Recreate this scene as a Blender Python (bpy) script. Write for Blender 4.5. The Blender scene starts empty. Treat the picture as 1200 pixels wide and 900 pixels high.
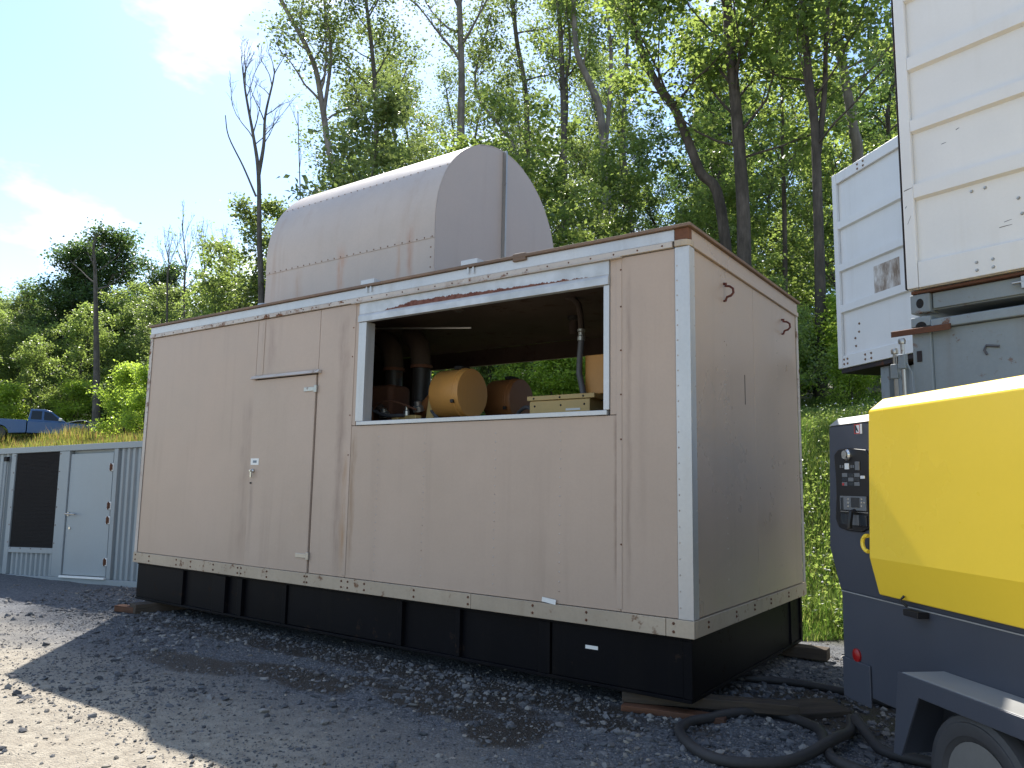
import bpy, bmesh, math, random
import numpy as np
from mathutils import Vector, Matrix

# ------------------------------------------------------------------ camera
SC = bpy.context.scene
COL = SC.collection
CAM = np.array([0.0, 0.0, 1.65])
PITCH, ROLL, FPX = 0.12865, 0.01728, 896.229          # solved from the photograph (1200 px wide)
_f = np.array([0, math.cos(PITCH), math.sin(PITCH)])
_u0 = np.array([0, -math.sin(PITCH), math.cos(PITCH)])
_x0 = np.array([1.0, 0, 0])
_x = math.cos(ROLL) * _x0 + math.sin(ROLL) * _u0
_u = -math.sin(ROLL) * _x0 + math.cos(ROLL) * _u0
cd = bpy.data.cameras.new('camera')
cam = bpy.data.objects.new('camera', cd)
COL.objects.link(cam)
cam.matrix_world = Matrix(((_x[0], _u[0], -_f[0], CAM[0]), (_x[1], _u[1], -_f[1], CAM[1]),
                           (_x[2], _u[2], -_f[2], CAM[2]), (0, 0, 0, 1)))
cd.sensor_width = 36
cd.lens = FPX / 1200 * 36
cd.clip_end = 4000
SC.camera = cam

# ------------------------------------------------------------------ light
SUN_DIR = Vector((-0.182, 0.983, 1.085)).normalized()      # towards the sun
SUN_EL = math.asin(SUN_DIR.z)
SUN_AZ = math.atan2(SUN_DIR.x, SUN_DIR.y)               # clockwise from +Y
world = bpy.data.worlds.new('World')
SC.world = world
world.use_nodes = True
wn, wl = world.node_tree.nodes, world.node_tree.links
wn.clear()
wo = wn.new('ShaderNodeOutputWorld')
bg = wn.new('ShaderNodeBackground')
sky = wn.new('ShaderNodeTexSky')
sky.sky_type = 'NISHITA'
sky.sun_disc = False
sky.sun_elevation = SUN_EL
sky.sun_rotation = SUN_AZ
sky.air_density = 1.15
sky.dust_density = 0.3
sky.ozone_density = 3.0
tc = wn.new('ShaderNodeTexCoord')
mp = wn.new('ShaderNodeMapping'); mp.inputs['Scale'].default_value = (1.0, 1.0, 2.2)
mp.inputs['Location'].default_value = (4.32, 5.4, 2.29)
nz = wn.new('ShaderNodeTexNoise'); nz.inputs['Scale'].default_value = 2.6
nz.inputs['Detail'].default_value = 7; nz.inputs['Roughness'].default_value = 0.55
rp = wn.new('ShaderNodeValToRGB')
rp.color_ramp.elements[0].position = 0.535; rp.color_ramp.elements[1].position = 0.75
mx = wn.new('ShaderNodeMixRGB'); mx.inputs[2].default_value = (9.0, 9.0, 9.0, 1)   # sunlit cloud
wl.new(tc.outputs['Generated'], mp.inputs[0]); wl.new(mp.outputs[0], nz.inputs['Vector'])
wl.new(nz.outputs['Fac'], rp.inputs[0]); wl.new(rp.outputs[0], mx.inputs[0])
wl.new(sky.outputs[0], mx.inputs[1]); wl.new(mx.outputs[0], bg.inputs[0]); wl.new(bg.outputs[0], wo.inputs[0])
bg.inputs[1].default_value = 0.095

sl = bpy.data.lights.new('sun', 'SUN')
sl.energy = 4.2
sl.angle = math.radians(0.55)
sl.color = (1.0, 0.95, 0.87)
so = bpy.data.objects.new('sun', sl)
so.rotation_euler = SUN_DIR.to_track_quat('Z', 'Y').to_euler()
so.location = (0, 0, 30)
COL.objects.link(so)

SC.view_settings.view_transform = 'Standard'
SC.view_settings.look = 'None'
SC.view_settings.exposure = 1.38
SC.view_settings.gamma = 1.0
SC.view_settings.use_curve_mapping = False

# ------------------------------------------------------------------ helpers
R = math.radians
rng = np.random.default_rng(7)
random.seed(5)

def px(x, y, d):
    """point at photo pixel (x, y), d metres in front of the camera along +Y"""
    v = _f + (x - 600) / FPX * _x - (y - 450) / FPX * _u
    return CAM + v * (d / v[1])

class MB:
    def __init__(s): s.v = []; s.f = []
    def add(s, vs, fs):
        o = len(s.v); s.v.extend([tuple(map(float, q)) for q in vs]); s.f.extend([tuple(i + o for i in q) for q in fs]); return s
    def box(s, x0, x1, y0, y1, z0, z1):
        vs = [(x0, y0, z0), (x1, y0, z0), (x1, y1, z0), (x0, y1, z0), (x0, y0, z1), (x1, y0, z1), (x1, y1, z1), (x0, y1, z1)]
        return s.add(vs, [(0, 3, 2, 1), (4, 5, 6, 7), (0, 1, 5, 4), (1, 2, 6, 5), (2, 3, 7, 6), (3, 0, 4, 7)])
    def prism(s, poly, axis, a, b):
        """poly: 2-D outline in the two other axes, extruded along axis from a to b"""
        def m(p, t):
            return (t, p[0], p[1]) if axis == 'x' else ((p[0], t, p[1]) if axis == 'y' else (p[0], p[1], t))
        n = len(poly)
        vs = [m(p, a) for p in poly] + [m(p, b) for p in poly]
        fs = [tuple(range(n))[::-1], tuple(range(n, 2 * n))] + [(i, (i + 1) % n, n + (i + 1) % n, n + i) for i in range(n)]
        return s.add(vs, fs)
    def tube(s, pts, r, n=8, caps=True):
        pts = [np.array(p, float) for p in pts]
        rs = r if hasattr(r, '__len__') else [r] * len(pts)
        vs = []; fs = []
        ref = np.array([0.31, 0.17, 0.93])
        for i, p in enumerate(pts):
            t = pts[min(i + 1, len(pts) - 1)] - pts[max(i - 1, 0)]
            t = t / (np.linalg.norm(t) + 1e-9)
            a = np.cross(t, ref); 
            if np.linalg.norm(a) < 1e-3: a = np.cross(t, [1, 0, 0])
            a /= np.linalg.norm(a); b = np.cross(t, a)
            ref = np.cross(a, t) if i else ref
            for k in range(n):
                q = 2 * math.pi * k / n
                vs.append(p + rs[i] * (a * math.cos(q) + b * math.sin(q)))
        for i in range(len(pts) - 1):
            for k in range(n):
                k2 = (k + 1) % n
                fs.append((i * n + k, i * n + k2, (i + 1) * n + k2, (i + 1) * n + k))
        if caps:
            fs.append(tuple(range(n))[::-1]); fs.append(tuple((len(pts) - 1) * n + k for k in range(n)))
        return s.add(vs, fs)
    def lathe(s, prof, centre, axis, n=24):
        """prof: list of (radius, offset along axis)"""
        c = np.array(centre, float); ax = np.array(axis, float); ax /= np.linalg.norm(ax)
        a = np.cross(ax, [0, 0, 1.0])
        if np.linalg.norm(a) < 1e-3: a = np.cross(ax, [1.0, 0, 0])
        a /= np.linalg.norm(a); b = np.cross(ax, a)
        vs = []; fs = []
        for (r, o) in prof:
            for k in range(n):
                q = 2 * math.pi * k / n
                vs.append(c + ax * o + r * (a * math.cos(q) + b * math.sin(q)))
        m = len(prof)
        for i in range(m - 1):
            for k in range(n):
                k2 = (k + 1) % n
                fs.append((i * n + k, i * n + k2, (i + 1) * n + k2, (i + 1) * n + k))
        fs.append(tuple(range(n))[::-1]); fs.append(tuple((m - 1) * n + k for k in range(n)))
        return s.add(vs, fs)
    def build(s, name, mat, parent=None, bevel=0, smooth=False, kind=None, label=None, segs=2):
        me = bpy.data.meshes.new(name)
        me.from_pydata(s.v, [], s.f)
        bm = bmesh.new(); bm.from_mesh(me)
        bmesh.ops.recalc_face_normals(bm, faces=bm.faces); bm.to_mesh(me); bm.free()
        return finish(me, name, mat, parent, bevel, smooth, kind, label, segs)

def finish(me, name, mat, parent=None, bevel=0, smooth=False, kind=None, label=None, segs=2):
    o = bpy.data.objects.new(name, me)
    COL.objects.link(o)
    for m in (mat if isinstance(mat, (list, tuple)) else [mat]): me.materials.append(m)
    if parent is not None: o.parent = parent
    if smooth or bevel:
        for p in me.polygons: p.use_smooth = True
    if bevel:
        me.set_sharp_from_angle(angle=R(12))
        md = o.modifiers.new('bevel', 'BEVEL'); md.width = bevel; md.segments = segs; md.limit_method = 'ANGLE'; md.angle_limit = R(35)
        md.harden_normals = True
    elif smooth:
        me.set_sharp_from_angle(angle=R(40))
    if kind: o['kind'] = kind
    if label: o['label'] = label
    return o

def box(name, mat, parent, *b, bevel=0, **k): return MB().box(*b).build(name, mat, parent, bevel=bevel, **k)

def tag(o, label, cat, group=None):
    o['label'] = label; o['category'] = cat
    if group: o['group'] = group
    return o

def thing(name, label, cat, loc=(0, 0, 0), rz=0, group=None, matrix=None):
    o = bpy.data.objects.new(name, None); COL.objects.link(o)
    o.empty_display_size = 0.2
    if matrix is not None: o.matrix_world = matrix
    else:
        o.location = loc; o.rotation_euler = (0, 0, rz)
    return tag(o, label, cat, group)

def fast_mesh(name, V, F):
    """V (n,3), F (m,k) numpy with constant k"""
    me = bpy.data.meshes.new(name)
    V = np.ascontiguousarray(V, np.float32); F = np.ascontiguousarray(F, np.int32)
    k = F.shape[1]
    me.vertices.add(len(V)); me.vertices.foreach_set('co', V.ravel())
    me.loops.add(F.size); me.loops.foreach_set('vertex_index', F.ravel())
    me.polygons.add(len(F)); me.polygons.foreach_set('loop_start', np.arange(0, F.size, k, dtype=np.int32))
    me.update(calc_edges=True); me.validate(); me.shade_flat()
    return me

# ------------------------------------------------------------------ materials
class NT:
    def __init__(s, name):
        s.m = bpy.data.materials.new(name); s.m.use_nodes = True
        s.n = s.m.node_tree.nodes; s.l = s.m.node_tree.links; s.n.clear()
        s.out = s.n.new('ShaderNodeOutputMaterial')
        s.tc = s.n.new('ShaderNodeTexCoord')
    def noise(s, scale, detail=4, rough=.55, vec=None, stretch=None):
        if stretch:
            m = s.n.new('ShaderNodeMapping'); m.inputs['Scale'].default_value = stretch
            s.l.new(vec or s.tc.outputs['Object'], m.inputs[0]); vec = m.outputs[0]
        n = s.n.new('ShaderNodeTexNoise'); n.inputs['Scale'].default_value = scale
        n.inputs['Detail'].default_value = detail; n.inputs['Roughness'].default_value = rough
        s.l.new(vec or s.tc.outputs['Object'], n.inputs['Vector'])
        return n.outputs['Fac']
    def ramp(s, fac, stops):
        r = s.n.new('ShaderNodeValToRGB'); e = r.color_ramp.elements
        while len(e) < len(stops): e.new(.5)
        for q, (p, c) in zip(e, stops):
            q.position = p; q.color = (c, c, c, 1) if not hasattr(c, '__len__') else (*c, 1)
        s.l.new(fac, r.inputs[0]); return r.outputs[0]
    def mix(s, fac, a, b, mode='MIX'):
        m = s.n.new('ShaderNodeMixRGB'); m.blend_type = mode
        for i, q in ((0, fac), (1, a), (2, b)):
            if hasattr(q, 'is_linked'): s.l.new(q, m.inputs[i])
            elif i == 0: m.inputs[0].default_value = q
            else: m.inputs[i].default_value = (*q, 1) if hasattr(q, '__len__') else (q, q, q, 1)
        return m.outputs[0]
    def math(s, op, a, b=0.0, c=None, clamp=False):
        m = s.n.new('ShaderNodeMath'); m.operation = op; m.use_clamp = clamp
        for i, q in enumerate((a, b, c)):
            if q is None: continue
            if hasattr(q, 'is_linked'): s.l.new(q, m.inputs[i])
            else: m.inputs[i].default_value = q
        return m.outputs[0]
    def sep(s, vec=None):
        m = s.n.new('ShaderNodeSeparateXYZ'); s.l.new(vec or s.tc.outputs['Object'], m.inputs[0]); return m.outputs
    def bsdf(s, col, rough=.5, metal=0, bump=None, bstr=.2, bdist=.01, spec=.5, coat=0):
        b = s.n.new('ShaderNodeBsdfPrincipled')
        for key, q in (('Base Color', col), ('Roughness', rough), ('Metallic', metal)):
            if hasattr(q, 'is_linked'): s.l.new(q, b.inputs[key])
            else: b.inputs[key].default_value = (*q, 1) if hasattr(q, '__len__') else q
        b.inputs['Specular IOR Level'].default_value = spec
        if coat: b.inputs['Coat Weight'].default_value = coat; b.inputs['Coat Roughness'].default_value = .1
        if bump is not None:
            bn = s.n.new('ShaderNodeBump'); bn.inputs['Strength'].default_value = bstr; bn.inputs['Distance'].default_value = bdist
            s.l.new(bump, bn.inputs['Height']); s.l.new(bn.outputs[0], b.inputs['Normal'])
        return b.outputs[0]
    def done(s, sh): s.l.new(sh, s.out.inputs[0]); return s.m

def painted(name, col, rough=.45, var=.12, streak=.0, scol=(.2, .12, .07), rust=.0, rcol=(.12, .045, .02), dent=.15, spec=.4, metal=0, seed=0.0, chip=6.0, stains=()):
    """weathered paint: tone variation, vertical run-off streaks, rust blooms, slight waviness"""
    t = NT(name)
    mpn = t.n.new('ShaderNodeMapping'); mpn.inputs['Location'].default_value = (seed, seed * 1.7, seed * .6)
    t.l.new(t.tc.outputs['Object'], mpn.inputs[0]); v = mpn.outputs[0]
    big = t.noise(.9, 5, .6, v); fine = t.noise(38, 3, .6, v)
    c = t.mix(t.ramp(big, [(.3, 0.0), (.7, 1.0)]), tuple(q * (1 - var) for q in col), tuple(min(1, q * (1 + var)) for q in col))
    c = t.mix(t.math('MULTIPLY', t.ramp(fine, [(.35, 0.0), (.75, 1.0)]), var * 1.1), c, tuple(q * .55 for q in col))
    if streak:
        s1 = t.noise(7, 4, .6, v, (1, 1, .05)); s2 = t.noise(2.2, 3, .5, v, (1, 1, .35))
        m = t.math('MULTIPLY', t.ramp(s1, [(.5, 0.0), (.78, 1.0)]), t.ramp(s2, [(.4, 0.0), (.7, 1.0)]))
        c = t.mix(t.math('MULTIPLY', m, streak), c, scol)
    if stains:
        x, y, z = t.sep()
        for (sx, wd, z0, z1, sc_, amt) in stains:
            dx = t.math('ABSOLUTE', t.math('SUBTRACT', t.math('ADD', x, t.math('MULTIPLY', t.math('SUBTRACT', t.noise(3, 3), .5), wd * 2)), sx))
            m = t.math('SUBTRACT', 1.0, t.math('DIVIDE', dx, wd), clamp=True)
            zr = t.math('MULTIPLY', t.math('MULTIPLY', t.math('SUBTRACT', z, z0), 3.0, clamp=True), t.math('MULTIPLY', t.math('SUBTRACT', z1, z), 5.0, clamp=True))
            m = t.math('MULTIPLY', t.math('MULTIPLY', m, zr), t.ramp(t.noise(14, 5, .7, None, (1, 1, .12)), [(.35, .15), (.65, 1.0)]))
            c = t.mix(t.math('MULTIPLY', m, amt), c, sc_)
    if rust:
        r1 = t.noise(chip, 6, .7, v); r2 = t.noise(1.3, 3, .5, v)
        m = t.math('MULTIPLY', t.ramp(r1, [(.60 - .12 * rust, 0.0), (.66 - .10 * rust, 1.0)]), t.ramp(r2, [(.42, 0.0), (.58, 1.0)]))
        c = t.mix(m, c, rcol)
        ro = t.mix(m, (rough,) * 3, (.9,) * 3)
    else:
        ro = t.mix(t.ramp(big, [(.3, 0.0), (.7, 1.0)]), (max(.05, rough - .08),) * 3, (min(1, rough + .1),) * 3)
    bmp = t.mix(.08, t.noise(1.6, 2, .5, v), fine)
    return t.done(t.bsdf(c, ro, metal, bmp, dent, .02, spec))

BEIGE = (.425, .325, .258)
M = {}
M['panel'] = painted('panel_beige', BEIGE, .42, .07, .38, (.23, .17, .135), dent=.5, stains=((-3.55, .05, .7, 2.2, (.20, .11, .05), .8), (-.60, .035, .8, 2.3, (.16, .10, .07), .8), (-5.3, .12, .7, 2.6, (.27, .20, .165), .7), (-.5, .03, .7, 3.4, (.2, .14, .11), .6), (-2.2, 1.5, .68, .85, (.24, .18, .14), .6)))
M['panel_b'] = painted('panel_beige_faded', (.435, .335, .268), .42, .08, .42, (.22, .16, .125), dent=.5, seed=3.1, stains=((-3.66, .05, .7, 1.95, (.30, .15, .05), .9), (-3.75, .09, .7, 3.4, (.22, .15, .12), .7), (-4.95, .10, 2.75, 3.5, (.24, .16, .13), .8), (-5.15, .05, .7, 1.7, (.25, .19, .16), .7)))
M['panel_side'] = painted('panel_beige_side', (.42, .325, .26), .30, .07, .28, (.22, .17, .12), dent=.5, seed=5.3, spec=.5)
M['hood'] = painted('hood_beige', (.45, .39, .35), .48, .10, .6, (.34, .22, .15), rust=.0, dent=.2, seed=8.0, stains=((-4.55, .10, 3.6, 4.45, (.42, .20, .10), .8), (-3.45, .07, 3.6, 4.5, (.36, .20, .13), .7), (-3.62, .05, 3.6, 4.4, (.40, .22, .12), .6), (-5.3, .12, 3.6, 4.3, (.36, .22, .14), .5)))
M['hood_end'] = painted('hood_end_beige', (.42, .365, .335), .5, .06, .2, (.25, .18, .13), dent=.2, seed=2.0)
M['rail'] = painted('roof_rail_pale', (.46, .41, .37), .45, .12, .6, (.20, .12, .07), rust=.55, rcol=(.16, .075, .04), seed=1.0, chip=10)
M['trim'] = painted('bottom_trim_pale', (.40, .325, .245), .45, .16, .45, (.17, .11, .06), rust=.2, rcol=(.17, .09, .05), seed=4.0, chip=9)
M['alu'] = painted('aluminium_trim', (.50, .50, .505), .35, .12, .5, (.30, .27, .24), rust=.0, seed=6.0, metal=.35)
M['roof_edge'] = painted('roof_edge_rusty', (.20, .13, .09), .7, .3, .4, (.08, .05, .03), seed=9.0)
M['skid'] = painted('skid_black', (.0045, .0045, .0065), .5, .3, .6, (.016, .013, .011), rust=.1, rcol=(.03, .02, .015), seed=2.5, spec=.1)
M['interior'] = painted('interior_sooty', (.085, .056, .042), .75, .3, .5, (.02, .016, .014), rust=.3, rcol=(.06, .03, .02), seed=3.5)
M['tan'] = painted('tan_paint', (.56, .27, .07), .45, .1, .3, (.2, .12, .06), seed=1.5)
M['tan_dark'] = painted('tan_paint_dull', (.30, .12, .04), .55, .15, .3, (.12, .07, .04), seed=2.7)
M['cream'] = painted('cream_paint', (.58, .40, .16), .45, .1, .2, (.25, .17, .08), seed=7.7)
M['engine'] = painted('engine_dark', (.03, .026, .024), .5, .4, rust=.4, rcol=(.09, .04, .02), seed=1.2)
M['lagging'] = painted('exhaust_wrap', (.06, .042, .032), .85, .3, .3, (.05, .03, .02), seed=1.9)
M['steel'] = painted('bare_steel', (.42, .41, .39), .35, .15, rust=.25, metal=.8, seed=.4)
M['conduit'] = painted('flexible_conduit', (.10, .10, .11), .5, .15, seed=.9)
M['red_iron'] = painted('red_oxide', (.10, .022, .016), .6, .3, seed=.7)
M['dark'] = painted('dark_gap', (.012, .011, .011), .8, .1)
M['label_white'] = painted('label_white', (.75, .75, .73), .5, .05)
M['label_grey'] = painted('label_print', (.18, .22, .26), .5, .1)
M['blue_grey'] = painted('blue_grey_paint', (.265, .30, .322), .42, .07, .25, (.2, .22, .23), seed=3.3, dent=.2)
M['blue_grey2'] = painted('blue_grey_paint_door', (.285, .322, .345), .42, .06, .2, (.2, .22, .23), seed=4.4, dent=.2)
M['grille'] = painted('grille_black', (.018, .016, .017), .8, .2)
M['rust'] = painted('rust_brown', (.12, .05, .027), .8, .35, seed=1.1)
M['white'] = painted('container_white', (.69, .68, .67), .42, .05, .22, (.42, .36, .28), rust=.0, seed=2.2, dent=.25)
M['white_b'] = painted('container_white_old', (.68, .69, .69), .45, .05, .25, (.40, .36, .30), rust=.0, seed=7.2, dent=.25)
M['grey_cont'] = painted('container_grey', (.22, .255, .275), .55, .12, .45, (.16, .12, .09), rust=.12, rcol=(.14, .06, .03), seed=6.6, chip=8)
M['gasket'] = painted('gasket_black', (.025, .02, .022), .75, .3, rust=.3, rcol=(.1, .04, .02))
M['yellow'] = painted('compressor_yellow', (.97, .66, .05), .32, .035, .0, dent=.1, spec=.5)
M['cgrey'] = painted('compressor_grey', (.058, .064, .082), .38, .06, .12, (.12, .12, .12), dent=.12, seed=1.4)
M['cgrey_lit'] = painted('compressor_grey_lit', (.30, .30, .29), .42, .10, dent=.1)  # compressor grey made lighter: sun glare on upward faces put into the colour
M['black_plastic'] = painted('black_plastic', (.012, .012, .014), .35, .1, dent=.05)
M['rubber'] = painted('tyre_rubber', (.05, .05, .053), .5, .25, dent=.3)
M['hose'] = painted('hose_rubber', (.035, .032, .032), .6, .3, dent=.3)
M['rim'] = painted('wheel_rim', (.22, .215, .205), .5, .12, rust=.2, metal=.5)
M['chrome'] = painted('bright_metal', (.6, .6, .58), .25, .1, metal=.9)
M['red_lens'] = painted('red_lens', (.30, .012, .012), .2, .05, dent=.0)
M['red_print'] = painted('red_print', (.45, .04, .035), .5, .05)
M['screen'] = painted('screen_dark', (.03, .035, .04), .15, .05, dent=0)
M['print_grey'] = painted('panel_print', (.16, .165, .17), .5, .1)
M['timber'] = None
M['truck_blue'] = painted('truck_blue', (.04, .11, .27), .3, .1, dent=.1)
M['truck_silver'] = painted('truck_silver', (.45, .47, .50), .3, .1, dent=.1)
M['glass_dark'] = painted('truck_glass', (.02, .025, .03), .08, .05, dent=0)
M['lamp_clear'] = painted('lamp_clear', (.75, .75, .72), .15, .05, dent=0)

def wood_mat(name, c1, c2, stretch=(1, 12, 12)):
    t = NT(name)
    n = t.noise(3.0, 6, .65, None, stretch)
    c = t.ramp(n, [(.3, c1), (.7, c2)])
    d = t.noise(2.0, 4)
    c = t.mix(t.ramp(d, [(.45, 0.0), (.7, .7)]), c, (.05, .04, .035))
    return t.done(t.bsdf(c, .85, 0, n, .5, .01, .2))
M['timber'] = wood_mat('weathered_timber', (.04, .034, .028), (.10, .075, .055))
M['timber_red'] = wood_mat('reddish_timber', (.07, .032, .02), (.17, .08, .045))

def header_mat():
    """aluminium header over the opening with a band of rust along its fold"""
    t = NT('header_chipped')
    x, y, z = t.sep()
    base = t.mix(t.ramp(t.noise(6, 4), [(.35, 0.0), (.7, 1.0)]), (.40, .41, .42), (.53, .54, .56))
    nz = t.noise(16, 6, .75, None, (1, 1, .55))
    # ragged band just above the fold, deeper towards the left
    dpt = t.math('MULTIPLY', t.math('MULTIPLY_ADD', x, -.026, -.020), t.math('MULTIPLY', t.math('ADD', x, 3.2), 2.2, clamp=True))
    h = t.math('ADD', t.math('SUBTRACT', z, 3.328), t.math('MULTIPLY', t.math('SUBTRACT', nz, .5), .085))
    lo = t.math('GREATER_THAN', t.math('SUBTRACT', z, 3.328), .0)
    up = t.math('LESS_THAN', h, dpt)
    rng_x = t.math('MULTIPLY', t.math('GREATER_THAN', t.math('ADD', x, t.math('MULTIPLY', nz, .4)), -3.15), t.math('LESS_THAN', t.math('ADD', x, t.math('MULTIPLY', nz, .5)), -.62))
    m = t.math('MULTIPLY', t.math('MULTIPLY', lo, up), rng_x)
    c = t.mix(m, base, t.ramp(t.noise(22, 4), [(.3, (.10, .028, .022)), (.7, (.22, .10, .075))]))
    return t.done(t.bsdf(c, t.mix(m, (.4,) * 3, (.9,) * 3), .25, nz, .12, .01))
M['header'] = header_mat()

# ------------------------------------------------------------------ terrain
GA = np.array([-math.cos(.62009), math.sin(.62009)])      # along the generator, away
GB = np.array([math.sin(.62009), math.cos(.62009)])       # across it, away
GO = np.array([1.315, 5.606])
L, W, ZT, Z1 = 7.467, 2.929, .574, 3.624
TOE = 3.55

def smooth(a, b, t):
    t = np.clip((t - a) / (b - a), 0, 1); return t * t * (3 - 2 * t)
_perm = np.random.default_rng(3).random((256, 256))
def vnoise(x, y, s):
    x = np.asarray(x) * s; y = np.asarray(y) * s
    xi = np.floor(x).astype(int); yi = np.floor(y).astype(int); fx = x - xi; fy = y - yi
    fx = fx * fx * (3 - 2 * fx); fy = fy * fy * (3 - 2 * fy)
    g = lambda i, j: _perm[i % 256, j % 256]
    return (g(xi, yi) * (1 - fx) + g(xi + 1, yi) * fx) * (1 - fy) + (g(xi, yi + 1) * (1 - fx) + g(xi + 1, yi + 1) * fx) * fy - .5
def wdist(x, y): return np.maximum((np.asarray(x) - GO[0]) * GB[0] + (np.asarray(y) - GO[1]) * GB[1] - TOE, (np.asarray(y) - 22.8) * .46)
def terrain(x, y):
    w = wdist(x, y)
    z = 2.9 * smooth(-.3, 6.5, w) + 1.15 * smooth(5, 15, w) + .13 * np.clip(w - 12, 0, 60) 
    z = z + .28 * np.clip(np.asarray(y) - 78, 0, 140) - .62 * np.exp(-((np.asarray(x) + 27) ** 2 + (np.asarray(y) - 46) ** 2) / 190.)
    z = z + smooth(0, 4, w) * (vnoise(x, y, .35) * .35 + vnoise(x, y, .9) * .12)
    near = np.exp(-((np.asarray(x)) ** 2 + (np.asarray(y) - 6) ** 2) / 260.)
    z = z + near * (vnoise(x, y, .7) * .035 + vnoise(x, y, 2.3) * .022 + vnoise(x, y, 6.1) * .012) - .012
    return z

def ground_mat():
    t = NT('ground')
    x, y, z = t.sep()
    w = t.math('ADD', t.math('MULTIPLY', x, GB[0]), t.math('MULTIPLY_ADD', y, GB[1], -float(GO @ GB)))   # across, from the front wall
    u = t.math('ADD', t.math('MULTIPLY', x, GA[0]), t.math('MULTIPLY_ADD', y, GA[1], -float(GO @ GA)))
    n1 = t.noise(.8, 5, .6); n2 = t.noise(9, 6, .7); n3 = t.noise(45, 4, .7)
    dirt = t.mix(t.ramp(n2, [(.3, 0.0), (.7, 1.0)]), (.22, .19, .15), (.38, .34, .27))
    grav = t.mix(t.ramp(n3, [(.3, 0.0), (.7, 1.0)]), (.06, .064, .072), (.15, .154, .163))
    vor = t.n.new('ShaderNodeTexVoronoi'); vor.inputs['Scale'].default_value = 55; t.l.new(t.tc.outputs['Object'], vor.inputs['Vector'])
    vor2 = t.n.new('ShaderNodeTexVoronoi'); vor2.inputs['Scale'].default_value = 110; t.l.new(t.tc.outputs['Object'], vor2.inputs['Vector'])
    vc = t.sep(vor.outputs['Color'])[0]
    grav = t.mix(.55, grav, t.ramp(vc, [(0, (.045, .048, .056)), (.6, (.11, .115, .125)), (1, (.24, .24, .24))]))
    gm = t.math('ADD', t.math('MULTIPLY', t.math('ADD', w, 2.25), .8), t.math('MULTIPLY', t.math('SUBTRACT', n1, .5), 1.6), clamp=True)  # gravel by the skid, widened to the shadow's edge so colour deepens the shade
    c = t.mix(gm, dirt, grav)
    c = t.mix(t.math('MULTIPLY', t.ramp(n3, [(.5, 0.0), (.75, 1.0)]), .25), c, (.14, .13, .12))
    # oil and mud stains in front of the skid, each with its own outline
    tot = None
    for (su, sv, ru, rv) in ((4.35, -1.15, .85, .26), (3.2, -.85, .85, .26), (.95, -.85, .36, .42), (1.75, -.75, .7, .2), (1.7, -.45, .9, .2), (.45, -.35, .35, .2), (6.1, -.2, 1.0, .22), (2.6, -.62, .4, .14), (3.0, -.12, 3.6, .30), (-.9, 1.0, 1.3, .6)):
        d = t.math('ADD', t.math('POWER', t.math('ABSOLUTE', t.math('DIVIDE', t.math('SUBTRACT', u, su), ru)), 2.0),
                   t.math('POWER', t.math('ABSOLUTE', t.math('DIVIDE', t.math('SUBTRACT', w, sv), rv)), 2.0))
        d = t.math('ADD', d, t.math('MULTIPLY', t.math('SUBTRACT', t.noise(2.6, 4, .6), .5), 1.6))
        m = t.ramp(d, [(.55, 1.0), (.95, 0.0)])
        tot = m if tot is None else t.math('MAXIMUM', tot, m)
    c = t.mix(t.math('MULTIPLY', tot, .92), c, (.040, .031, .022))
    # soil and moss on the bank and in the wood
    bank = t.mix(t.ramp(t.noise(1.1, 5, .6), [(.35, 0.0), (.65, 1.0)]), (.05, .055, .02), (.085, .075, .04))
    wb = t.math('MAXIMUM', w, t.math('MULTIPLY_ADD', y, .46, -22.8 * .46 + TOE))
    bm_ = t.math('MULTIPLY', t.math('SUBTRACT', t.math('ADD', wb, t.math('MULTIPLY', t.math('SUBTRACT', n1, .5), .8)), TOE - .1), 2.2, clamp=True)
    c = t.mix(bm_, c, bank)
    rough = t.mix(tot, (.93,) * 3, (.55,) * 3)
    h = t.mix(.5, t.mix(.5, n2, n3), t.mix(.4, t.ramp(vor.outputs['Distance'], [(0, 1.0), (.6, 0.0)]), t.ramp(vor2.outputs['Distance'], [(0, 1.0), (.6, 0.0)])))
    return t.done(t.bsdf(c, rough, 0, h, 1.0, .022, .25))
M['ground'] = ground_mat()

def axis(lo, hi, fine_lo, fine_hi, step):
    mid = list(np.arange(fine_lo, fine_hi, step)); out = []; s = step; v = fine_lo
    while v > lo: s = min(s * 1.18, 40); v -= s; out.append(v)
    out = out[::-1]; s = step; v = fine_hi; end = []
    while v < hi: s = min(s * 1.18, 40); end.append(v); v += s
    return np.array(out + mid + end + [hi])
gx = axis(-700, 700, -9.5, 6.5, .085); gy = axis(-300, 900, 3.2, 13, .085)
X, Y = np.meshgrid(gx, gy, indexing='ij')
Zg = terrain(X, Y)
nx, ny = X.shape
idx = np.arange(nx * ny).reshape(nx, ny)
F = np.stack([idx[:-1, :-1], idx[1:, :-1], idx[1:, 1:], idx[:-1, 1:]], -1).reshape(-1, 4)
g = finish(fast_mesh('ground', np.stack([X, Y, Zg], -1).reshape(-1, 3), F), 'ground', M['ground'], smooth=True, kind='structure')

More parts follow.
